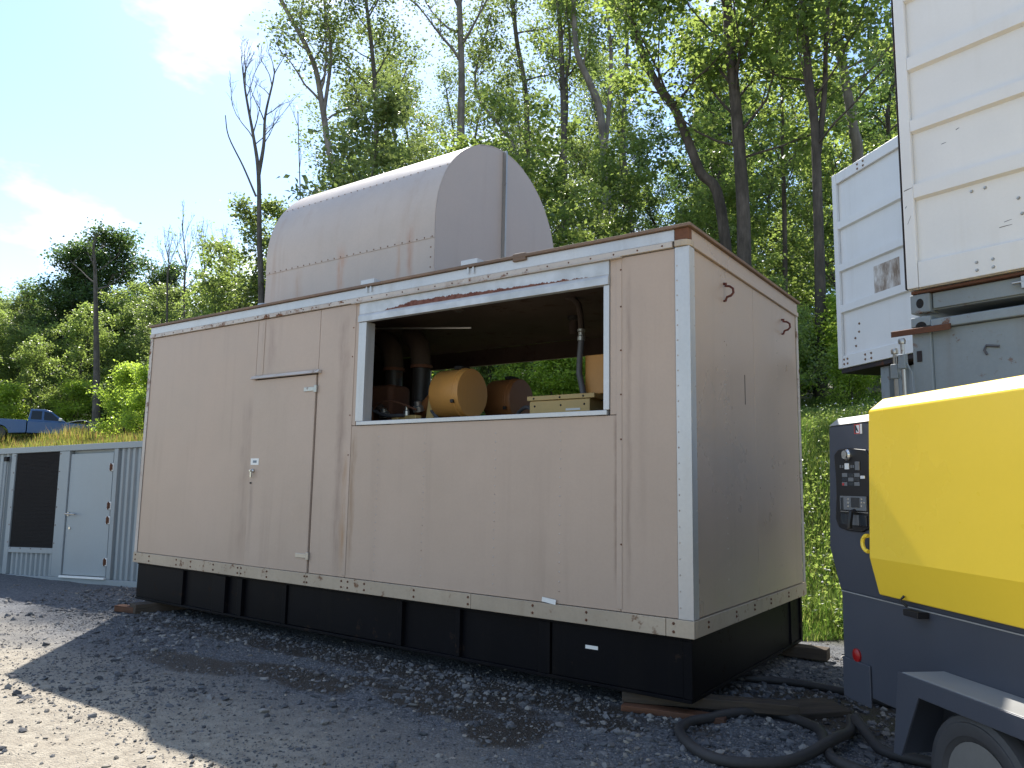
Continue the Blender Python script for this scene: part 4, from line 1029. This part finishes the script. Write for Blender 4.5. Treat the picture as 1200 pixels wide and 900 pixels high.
class Tree:
    def __init__(s, seed): s.r = np.random.default_rng(seed); s.wood = MB(); s.anch = []
    def branch(s, p0, d, ln, r0, r1, n, wob, up):
        d = d / np.linalg.norm(d); pts = [np.array(p0, float)]; st = ln / n
        for i in range(n):
            d = d + s.r.normal(0, wob, 3) + np.array([0, 0, up]); d /= np.linalg.norm(d)
            pts.append(pts[-1] + d * st)
        return pts
    def trunk(s, pts, r0, r1, sides=10):
        Q = spline(pts, 5); k = len(Q)
        rad = [r0 + (r1 - r0) * (i / (k - 1)) ** .85 for i in range(k)]
        rad[0] *= 1.35
        if k > 2: rad[1] *= 1.1
        s.Q = Q; s.rad = rad
        s.wood.tube(Q, rad, sides); return s
    def at(s, t, Q=None):
        Q = Q or s.Q; f = t * (len(Q) - 1); i = min(int(f), len(Q) - 2); f -= i
        return Q[i] * (1 - f) + Q[i + 1] * f, Q[min(i + 1, len(Q) - 1)] - Q[i]
    def limbs(s, n, t0, t1, ln, el=(10, 55), subs=5, taper=.5, wob=.12, up=.06, twigs=4, bare=False, rs=.45, sublen=.42, minr=.008):
        az = s.r.uniform(0, 6.28)
        for i in range(n):
            t = t0 + (t1 - t0) * (i + s.r.random()) / n
            p, dt = s.at(t); az += 2.4 + s.r.normal(0, .4)
            fr = (t - t0) / max(1e-3, 1 - t0)
            e = R(s.r.uniform(*el) + 20 * fr)
            d = np.array([math.cos(az) * math.cos(e), math.sin(az) * math.cos(e), math.sin(e)])
            l = ln * (1 - taper * fr) * s.r.uniform(.65, 1.2)
            tr = s.rad[min(int(t * (len(s.rad) - 1)), len(s.rad) - 1)]
            r0 = max(minr * 1.6, min(tr * .7, rs * tr * s.r.uniform(.7, 1.2)))
            Q = s.branch(p, d, l, r0, 0, 6, wob, up)
            s.wood.tube(Q, [max(minr * .5, r0 * (1 - .85 * k / 6)) for k in range(7)], 5, False)
            for j in range(subs):
                tt = .25 + .75 * (j + s.r.random()) / subs
                q, dq = s.at(min(tt, .99), Q); dq = dq / np.linalg.norm(dq)
                ax = np.cross(dq, [0, 0, 1.0]) + s.r.normal(0, .3, 3)
                side = 1 if j % 2 else -1
                dd = rot_about(dq, np.array([0, 0, 1.0]), side * R(s.r.uniform(25, 70))) + np.array([0, 0, s.r.normal(.05, .22)])
                sl = l * sublen * s.r.uniform(.6, 1.2) * (1.15 - .5 * tt)
                Q2 = s.branch(q, dd, sl, 0, 0, 4, wob * 1.2, up * .5)
                s.wood.tube(Q2, [max(minr * .4, r0 * .38 * (1 - .8 * k / 4)) for k in range(5)], 4, False)
                if bare:
                    for k in (2, 3):
                        d3 = rot_about(Q2[k] - Q2[k - 1], np.array([0, 0, 1.0]), s.r.uniform(-1, 1)) + s.r.normal(0, .08, 3)
                        Q3 = s.branch(Q2[k], d3, sl * .5, 0, 0, 3, wob, up)
                        s.wood.tube(Q3, [minr * .5, minr * .45, minr * .4, minr * .3], 3, False)
                for k in range(twigs):
                    w, _ = s.at(.25 + .74 * (k + s.r.random()) / twigs, Q2); s.anch.append(w)
            s.anch.append(Q[-1])
        return s
    def leaves(s, per, spread, size, flat=.55, keep=1.0, tilt=.75):
        r = s.r; A_ = np.array(s.anch)
        if keep < 1: A_ = A_[r.random(len(A_)) < keep]
        n = len(A_) * per
        C = np.repeat(A_, per, 0) + r.normal(0, 1, (n, 3)) * np.array([spread, spread, spread * flat])
        l = size * r.uniform(.65, 1.35, n); w = l * r.uniform(.55, .8, n)
        a = r.uniform(0, 6.283, n)
        nz_ = r.normal(0, tilt, (n, 3)) + np.array([0, 0, 1.0]); nz_ /= np.linalg.norm(nz_, axis=1)[:, None]
        d = np.stack([np.cos(a), np.sin(a), r.normal(-.3, .4, n)], -1)
        d -= nz_ * (d * nz_).sum(1)[:, None]; d /= np.linalg.norm(d, axis=1)[:, None] + 1e-9
        b = np.cross(nz_, d)
        fold = nz_ * (l * .12)[:, None]
        V = np.stack([C, C + d * (l * .5)[:, None] + b * (w * .5)[:, None] + fold, C + d * l[:, None], C + d * (l * .5)[:, None] - b * (w * .5)[:, None] + fold], 1)
        V = V.reshape(-1, 3)
        return fast_mesh('crown', V, np.arange(len(V)).reshape(-1, 4))
    def make(s, name, label, bark, leafm=None, leafargs=None, base=(0, 0, 0), group=None, cat='tree'):
        """vertices are in world axes relative to base"""
        b = np.array(base, float)
        e = thing(name, label, cat, tuple(b), 0, group)
        s.wood.v = [tuple(np.array(v) - b) for v in s.wood.v]
        s.anch = [a - b for a in s.anch]
        s.wood.build('trunk', bark, e, smooth=True)
        if leafargs: finish(s.leaves(*leafargs), 'crown', leafm, e)
        return e

def P(x, y, d): return px(x, y, d)
def gbase(x, d):
    p = px(x, 500, d); return np.array([p[0], p[1], float(terrain(p[0], p[1])) - .15])

# ---- individual trees that stand out
def hero(seed, pts, d, r0, r1, name, label, bark=0, leaf=0, limbs=None, la=None, base_x=None, forks=(), cat='tree'):
    """pts: photo points from low to high, at depth d"""
    b = gbase(base_x if base_x is not None else pts[0][0], d)
    Q = [b] + [P(x, y, d + dz) for x, y, dz in [(p + (0,))[:3] for p in pts]]
    t = Tree(seed).trunk(Q, r0, r1)
    main = (t.Q, t.rad)
    for lk in (limbs or []): t.limbs(**lk)
    for fk in forks:
        fp, fr0, fr1, fl = fk
        QQ = spline([P(x, y, d + dz) for x, y, dz in [(p + (0,))[:3] for p in fp]], 5)
        rr = [fr0 + (fr1 - fr0) * i / (len(QQ) - 1) for i in range(len(QQ))]
        t.wood.tube(QQ, rr, 8); t.Q, t.rad = QQ, rr
        for lk in fl: t.limbs(**lk)
        t.Q, t.rad = main
    return t.make(name, label, BARK[bark], LEAF[leaf] if la else None, la, b, cat=cat)

LB = dict(n=9, t0=.45, t1=1.0, ln=3.2, subs=5)
hero(11, [(540, 170), (541, 90), (538, 0), (536, -25)], 41, .27, .12, 'ash_tree', 'tall straight pale trunk with sparse leaves rising behind the arched hood', 1, 1,
     [dict(n=10, t0=.52, t1=1.0, ln=7.0, el=(38, 66), subs=6, up=.05)], (15, .42, .17, .6, .9))
hero(12, [(662, 280), (661, 180), (659, 90), (655, 15), (648, -30)], 41, .25, .10, 'ash_tree', 'slim grey tree with crooked fork just left of the twin trunks', 0, 0,
     [dict(n=8, t0=.5, t1=1.0, ln=3.4, el=(20, 60), subs=5)], (12, .42, .19), forks=[([(660, 110), (668, 60), (664, 0), (668, -60)], .08, .04, [dict(n=4, t0=.4, t1=1, ln=2.4)])])
hero(13, [(712, 275), (709, 200), (703, 130), (690, 95), (676, 60), (672, 5), (670, -30)], 40, .30, .12, 'maple_tree', 'curving pale forked tree standing right of the arched hood', 1, 0,
     [dict(n=7, t0=.55, t1=1.0, ln=3.2, el=(20, 60), subs=5)], (12, .42, .19), forks=[([(708, 190), (714, 120), (716, 60), (710, 0), (705, -60)], .13, .07, [dict(n=6, t0=.4, t1=1, ln=3.0)])])
hero(14, [(398, 235), (386, 180), (377, 120), (366, 70), (332, 5), (322, -15)], 36, .20, .09, 'maple_tree', 'leaning leafy tree beside the dead tree above the hood left end', 1, 1,
     [dict(n=13, t0=.42, t1=1.0, ln=3.6, el=(10, 50), subs=6)], (13, .42, .17, .6, .9), forks=[([(380, 130), (388, 60), (380, 0), (384, -50)], .10, .05, [dict(n=8, t0=.2, t1=1, ln=3.0)])])
hero(15, [(306, 345), (304, 280), (303, 205), (297, 160), (288, 110), (284, 78)], 34, .17, .03, 'dead_tree', 'bare dead forked tree standing alone against the sky left of the hood', 0, 0,
     [dict(n=10, t0=.60, t1=.98, ln=3.0, el=(48, 72), subs=4, bare=True, up=.08, minr=.018)], None,
     forks=[([(303, 205), (309, 170), (311, 135), (320, 95), (322, 80)], .10, .02, [dict(n=8, t0=.2, t1=.98, ln=2.3, el=(30, 62), subs=4, bare=True, up=.08, minr=.018)]),
            ([(300, 230), (285, 195), (268, 160), (264, 135)], .05, .02, [])])
hero(16, [(872, 330), (871, 250), (866, 170), (860, 100), (854, 40), (850, -50)], 22, .24, .13, 'maple_tree', 'thickest dark trunk behind the right end of the generator', 2, 0,
     [dict(n=16, t0=.45, t1=1.0, ln=4.2, el=(12, 55), subs=6, rs=.32)], (12, .30, .19))
hero(17, [(845, 245), (820, 200), (792, 130), (768, 95), (745, 40), (738, -10)], 23, .19, .09, 'maple_tree', 'strongly leaning tree crossing behind the near roof corner', 2, 0,
     [dict(n=12, t0=.4, t1=1.0, ln=3.8, el=(12, 55), subs=6, rs=.32)], (12, .30, .19), base_x=868)
hero(18, [(962, 440), (961, 330), (958, 230), (955, 150), (948, 90), (940, 0), (936, -60)], 20, .17, .08, 'maple_tree', 'dark forked tree rising from the grass left of the white container', 2, 0,
     [dict(n=12, t0=.5, t1=1.0, ln=3.8, el=(12, 55), subs=6, rs=.32)], (12, .28, .18), forks=[([(959, 180), (966, 110), (968, 50), (972, -20)], .09, .05, [dict(n=6, t0=.3, t1=1, ln=3.0)])])
hero(19, [(1006, 200), (1000, 150), (990, 90), (982, 40), (970, -30)], 24, .20, .11, 'maple_tree', 'mottled grey leaning trunk just above the second white container', 1, 0,
     [dict(n=12, t0=.5, t1=1.0, ln=4.0, el=(12, 55), subs=6, rs=.32)], (12, .30, .19), base_x=1012)
hero(20, [(920, 330), (919, 240), (917, 160), (916, 90), (914, 0)], 26, .10, .05, 'maple_tree', 'thin straight sapling trunk between the thick trunk and the dark fork', 2, 0,
     [dict(n=12, t0=.4, t1=1.0, ln=3.0, el=(12, 55), subs=6, rs=.32)], (12, .30, .19))
hero(21, [(113, 470), (113, 410), (112, 350), (111, 310), (109, 285)], 50, .30, .05, 'dead_tree', 'tall bare dead trunk standing behind the bright bush on the left', 0, 0,
     [dict(n=9, t0=.62, t1=1.0, ln=2.6, el=(10, 50), subs=3, bare=True, minr=.022)], None)
hero(22, [(745, 330), (738, 240), (730, 160), (735, 60), (730, -30)], 42, .17, .09, 'maple_tree', 'slender dark tree between the curving fork and the leaning tree', 0, 0,
     [dict(n=12, t0=.3, t1=1.0, ln=3.4, el=(12, 55), subs=6, rs=.32)], (12, .28, .18))
hero(23, [(618, 200), (616, 110), (606, 50), (600, 0), (596, -25)], 43, .20, .10, 'ash_tree', 'thin crooked tree with sparse leaves between hood and slim grey tree', 0, 1,
     [dict(n=9, t0=.4, t1=1.0, ln=3.6, el=(20, 60), subs=5)], (15, .42, .17, .6, .9))
hero(24, [(440, 220), (441, 130), (436, 60), (430, 10), (428, -10)], 38, .16, .08, 'maple_tree', 'leafy tree between the leaning tree and the tall straight pale trunk', 0, 1,
     [dict(n=15, t0=.3, t1=1.0, ln=3.6, el=(5, 50), subs=6)], (14, .44, .18))
# bare saplings between the generator and the dead tree
for k, (x, top, d, lab) in enumerate(((216, 262, 44, 'leftmost of the thin bare saplings above the generator far end'), (238, 275, 47, 'bare thin sapling with upright twigs right of the leftmost one'), (196, 285, 50, 'faint bare sapling nearest the left woodland edge'),
                                      (262, 290, 45, 'bare thin sapling closest to the dead forked tree'), (352, 130, 37, 'thin half bare sapling just left of the leaning leafy tree'))):
    hero(40 + k, [(x, 340), (x + 2, 310), (x - 3, top)], d, .09, .02, 'bare_sapling', lab, 0, 0, [dict(n=11, t0=.3, t1=.98, ln=2.6, el=(45, 70), subs=4, bare=True, up=.09, minr=.014, wob=.07)], (1, .3, .15, .6, .35), cat='tree')

# ---- prototypes for the rest of the wood
def proto(seed, h, r0, limbs, leafargs, bark, leaf, name, cat='tree', lean=.06):
    t = Tree(seed)
    r = t.r; pts = [np.zeros(3)]
    for k in range(5):
        pts.append(np.array([r.normal(0, lean * h * (k + 1) / 5), r.normal(0, lean * h * (k + 1) / 5), h * (k + 1) / 5]))
    t.trunk(pts, r0, r0 * .25, 8)
    for lk in limbs: t.limbs(**lk)
    return t.make(name, 'x', BARK[bark], LEAF[leaf], leafargs, (0, 0, 0), cat=cat)
protos = {
 'tall': [proto(60 + k, 19 + k, .19, [dict(n=26, t0=.38, t1=1, ln=4.4, el=(12, 55), subs=6, rs=.32)], (12, .32, .20), (2, 0, 2)[k], (0, 0, 3)[k], 'maple_tree') for k in range(3)],
 'ash': [proto(66 + k, 23 + 2 * k, .20, [dict(n=24, t0=.30, t1=1, ln=4.8, el=(20, 60), subs=6, rs=.3)], (11, .42, .19), (1, 0)[k], 1, 'ash_tree') for k in range(2)],
 'under': [proto(70 + k, 8.5 + k, .08, [dict(n=22, t0=.12, t1=1, ln=2.9, el=(-5, 35), subs=6, taper=.45)], (12, .28, .18), 2, (0, 1, 0)[k], 'understorey_tree', lean=.05) for k in range(3)],
 'round': [proto(80 + k, 12 + k, .22, [dict(n=36, t0=.10, t1=1, ln=4.3, el=(0, 50), subs=6, taper=.6)], (22, .42, .20), 2, (3, 0, 1)[k], 'maple_tree') for k in range(3)],
 'shrub': [proto(90 + k, 2.0, .04, [dict(n=18, t0=.05, t1=1, ln=1.25, el=(5, 60), subs=5, minr=.004)], (16, .17, .085), 2, (0, 2)[k], 'woodland_shrub', cat='shrub') for k in range(2)],
}
used = set()
def place(key, k, x, y, sc, rz, label, group, dz=-.1):
    src = protos[key][k]
    z = float(terrain(x, y)) + dz
    if (key, k) not in used:
        used.add((key, k)); o = src
    else:
        o = src.copy(); COL.objects.link(o)
        for ch in src.children:
            c = ch.copy(); COL.objects.link(c); c.parent = o
    o.location = (x, y, z); o.rotation_euler = (0, 0, rz); o.scale = (sc, sc, sc * random.uniform(.92, 1.1))
    o['label'] = label; o['group'] = group
    return o
LBL = {
 'right': ('leafy tree in the dense sunlit wood behind the generator right half', 'trees of the dense wood on the right'),
 'mid': ('leafy tree in the thinner wood behind the arched hood', 'trees of the wood behind the hood'),
 'left': ('leafy tree in the wood behind the blue pickup', 'trees of the wood on the left'),
 'und': ('low leafy understorey tree at the foot of the wood', 'understorey trees at the wood edge'),
 'shl': ('low shrub at the edge of the wood behind the pickup', 'shrubs behind the pickup'),
 'shr': ('small leafy shrub at the foot of the wooded bank', 'shrubs on the wooded bank'),
}
rr = random.Random(21)
def scatter(key, n, xr, dr, sr, lab, mind=0, seen=None):
    pts = []
    tries = 0
    while len(pts) < n and tries < 4000:
        tries += 1
        x = rr.uniform(*xr); d = rr.uniform(*dr)
        p = px(x, 500, d); w = float(wdist(p[0], p[1]))
        if w < (7.0 if key != 'shrub' else 5.2): continue
        if any((p[0] - a) ** 2 + (p[1] - b) ** 2 < mind ** 2 for a, b in pts): continue
        pts.append((p[0], p[1]))
        place(key, rr.randrange(len(protos[key])), p[0], p[1], rr.uniform(*sr), rr.uniform(0, 6.28), *LBL[lab])
scatter('tall', 13, (830, 1120), (30, 54), (.8, 1.05), 'right', 4.0)
scatter('tall', 8, (690, 850), (46, 64), (.85, 1.1), 'right', 3.0)
scatter('under', 8, (700, 1080), (40, 52), (.9, 1.2), 'und', 3.0)
scatter('under', 15, (640, 1090), (25, 40), (.6, 1.0), 'und', 2.6)
scatter('under', 4, (750, 900), (19, 21.5), (.35, .5), 'und', 1.6)
scatter('under', 16, (400, 660), (24, 40), (.75, 1.15), 'und', 2.2)
scatter('under', 8, (180, 400), (36, 55), (.7, 1.0), 'und', 2.5)
scatter('ash', 12, (370, 720), (42, 62), (.85, 1.1), 'mid', 3.2)
scatter('shrub', 13, (880, 1110), (17.5, 24), (.6, 1.2), 'shr', .9)
scatter('shrub', 14, (480, 720), (20, 27), (.8, 1.4), 'shr', .8)
scatter('round', 16, (-110, 190), (62, 84), (.80, 1.02), 'left', 4.5)
scatter('round', 6, (160, 330), (68, 90), (.55, .75), 'left', 4.5)
scatter('under', 22, (-60, 190), (52, 66), (.7, 1.1), 'left', 2.2)
scatter('shrub', 14, (-30, 185), (50, 60), (1.0, 1.9), 'shl', 1.5)
# dark round tree that overtops the left wood
q = px(82, 500, 66)
place('round', 0, q[0], q[1], 1.22, 2.2, 'dark green tree rising left of the tall dead trunk', 'dark tree left of the dead trunk')
q = px(112, 500, 70)
place('round', 0, q[0], q[1], 1.38, 1.0, 'tallest dark green tree overtopping the wood behind the dead trunk', 'overtopping tree')
q = px(276, 500, 36)
place('under', 1, q[0], q[1], 1.02, 2.0, 'low leafy sapling growing at the foot of the bare dead tree', 'sapling at the dead tree')
q = px(330, 500, 37)
place('under', 0, q[0], q[1], 1.15, .6, 'leafy young tree just above the left end of the arched hood', 'young tree above the hood end')
# bright bush by the pickup
for x, d, sc, lab in ((146, 40, 1.6, 'bright yellow green bush in front of the pickup nose'), (170, 38, 1.4, 'bright green bush half hidden by the generator far corner')):
    q = px(x, 500, d)
    b = place('shrub', 1, q[0], q[1], sc, x, lab, 'bushes by the pickup')
    b.name = 'bright_bush'

# ---- grass
def grass_mat(name, stops):
    t = NT(name); gm = t.n.new('ShaderNodeNewGeometry')
    c = t.ramp(gm.outputs['Random Per Island'], stops)
    p = t.bsdf(c, .55, spec=.3); tr = t.n.new('ShaderNodeBsdfTranslucent'); t.l.new(t.mix(1.0, c, (1.6, 1.7, 1.1), 'MULTIPLY'), tr.inputs[0])
    ms = t.n.new('ShaderNodeMixShader'); ms.inputs[0].default_value = .45
    t.l.new(p, ms.inputs[1]); t.l.new(tr.outputs[0], ms.inputs[2]); return t.done(ms.outputs[0])
def blades(n, xr, dr, wmin, wmax, hr, wd, seed, power=1.0, cond=None):
    r = np.random.default_rng(seed)
    d = dr[0] + (dr[1] - dr[0]) * r.random(n) ** power; xs = r.uniform(*xr, n)
    v = _f[None] + ((xs - 600) / FPX)[:, None] * _x[None] - ((550 - 450) / FPX) * _u[None]
    x = v[:, 0] * d / v[:, 1]; y = d
    w = wdist(x, y) + vnoise(x, y, 1.3) * .9
    k = (w > wmin) & (w < wmax)
    if cond is not None: k &= cond(x, y, r)
    x, y, w = x[k], y[k], w[k]; n = len(x)
    z = terrain(x, y)
    h = r.uniform(*hr, n) * (.55 + .9 * np.clip(vnoise(x, y, .8) + .5, 0, 1)) * np.clip((w - wmin) * 1.2 + .35, .3, 1)
    a = r.uniform(0, 6.28, n); b = a + 1.57; ln = r.uniform(.1, .55, n) * h
    wv = np.stack([np.cos(b), np.sin(b), 0 * b], -1) * (wd * r.uniform(.6, 1.4, n) / 2)[:, None]
    base = np.stack([x, y, z - .02], -1); dr_ = np.stack([np.cos(a), np.sin(a), 0 * a], -1)
    mid = base + dr_ * (ln * .35)[:, None] + np.array([0, 0, 1.0]) * (h * .6)[:, None]
    tip = base + dr_ * ln[:, None] + np.array([0, 0, 1.0]) * h[:, None]
    V = np.stack([base - wv, base + wv, mid + wv * .7, mid - wv * .7, tip + wv * .08, tip - wv * .08], 1).reshape(-1, 3)
    i = (np.arange(n) * 6)[:, None]
    F = np.concatenate([i + np.array([0, 1, 2, 3]), i + np.array([3, 2, 4, 5])])
    return fast_mesh('grass', V, F)
GR = grass_mat('grass_green', [(0, (.05, .10, .022)), (.5, (.10, .17, .035)), (.8, (.17, .22, .055)), (1, (.34, .32, .15))])
GM = grass_mat('grass_meadow', [(0, (.10, .14, .03)), (.45, (.20, .21, .05)), (.75, (.30, .25, .09)), (.9, (.22, .12, .07)), (1, (.30, .17, .11))])
o = finish(blades(170000, (915, 1120), (7.6, 20), .05, 16, (.05, .22), .008, 1, 1.6), 'bank_grass', GR, kind='stuff')
tag(o, 'tall green grass growing on the bank behind the generator', 'grass')
o = finish(blades(90000, (-80, 330), (20, 52), 3.5, 30, (.12, .38), .022, 2, 1.0), 'meadow_grass', GM, kind='stuff')
tag(o, 'long yellowish seeding grass on the upper field around the pickup', 'grass')
o = finish(blades(9000, (-60, 175), (41, 46), 3.5, 30, (.55, 1.05), .03, 12, 1.0), 'seeding_grass', GM, kind='stuff')
tag(o, 'tall reddish seed heads in front of the pickup', 'grass')
o = finish(blades(26000, (150, 920), (11, 24), .2, 12, (.10, .5), .02, 3, 1.0), 'shade_grass', GR, kind='stuff')
tag(o, 'rough grass on the bank hidden behind the generator', 'grass')
# broad leaved weeds among the grass
wt = Tree(31); r_ = wt.r
for k in range(900):
    a = r_.uniform(925, 1060); b = 7.9 + 8 * r_.random() ** 1.5
    q = px(a, 550, b); w = float(wdist(q[0], q[1]))
    if w < .2: continue
    wt.anch.append(np.array([q[0], q[1], float(terrain(q[0], q[1])) + r_.uniform(.03, .22)]))
o = finish(wt.leaves(12, .10, .05, .7, .6, .9), 'bank_weeds', LEAF[0], kind='stuff')
tag(o, 'broad leaved weeds mixed through the bank grass', 'weeds')
# small white clover heads in the bank grass
r_ = np.random.default_rng(9); n = 110
xs = r_.uniform(925, 1040, n); d = 8.2 + 9 * r_.random(n) ** 1.5
fx = np.array([px(a, 550, b)[0] for a, b in zip(xs, d)])
kk = wdist(fx, d) > .6
fx, d = fx[kk], d[kk]
sv = IV[None] * (.011 * r_.uniform(.7, 1.4, (len(fx), 1, 1))) + np.stack([fx, d, terrain(fx, d) + r_.uniform(.15, .38, len(fx))], -1)[:, None]
o = finish(fast_mesh('flower_heads', sv.reshape(-1, 3), (IF[None] + (np.arange(len(fx)) * len(IV))[:, None, None]).reshape(-1, 3)), 'flower_heads', M['label_white'], kind='stuff')
tag(o, 'tiny white flower heads dotted through the bank grass', 'flowers')
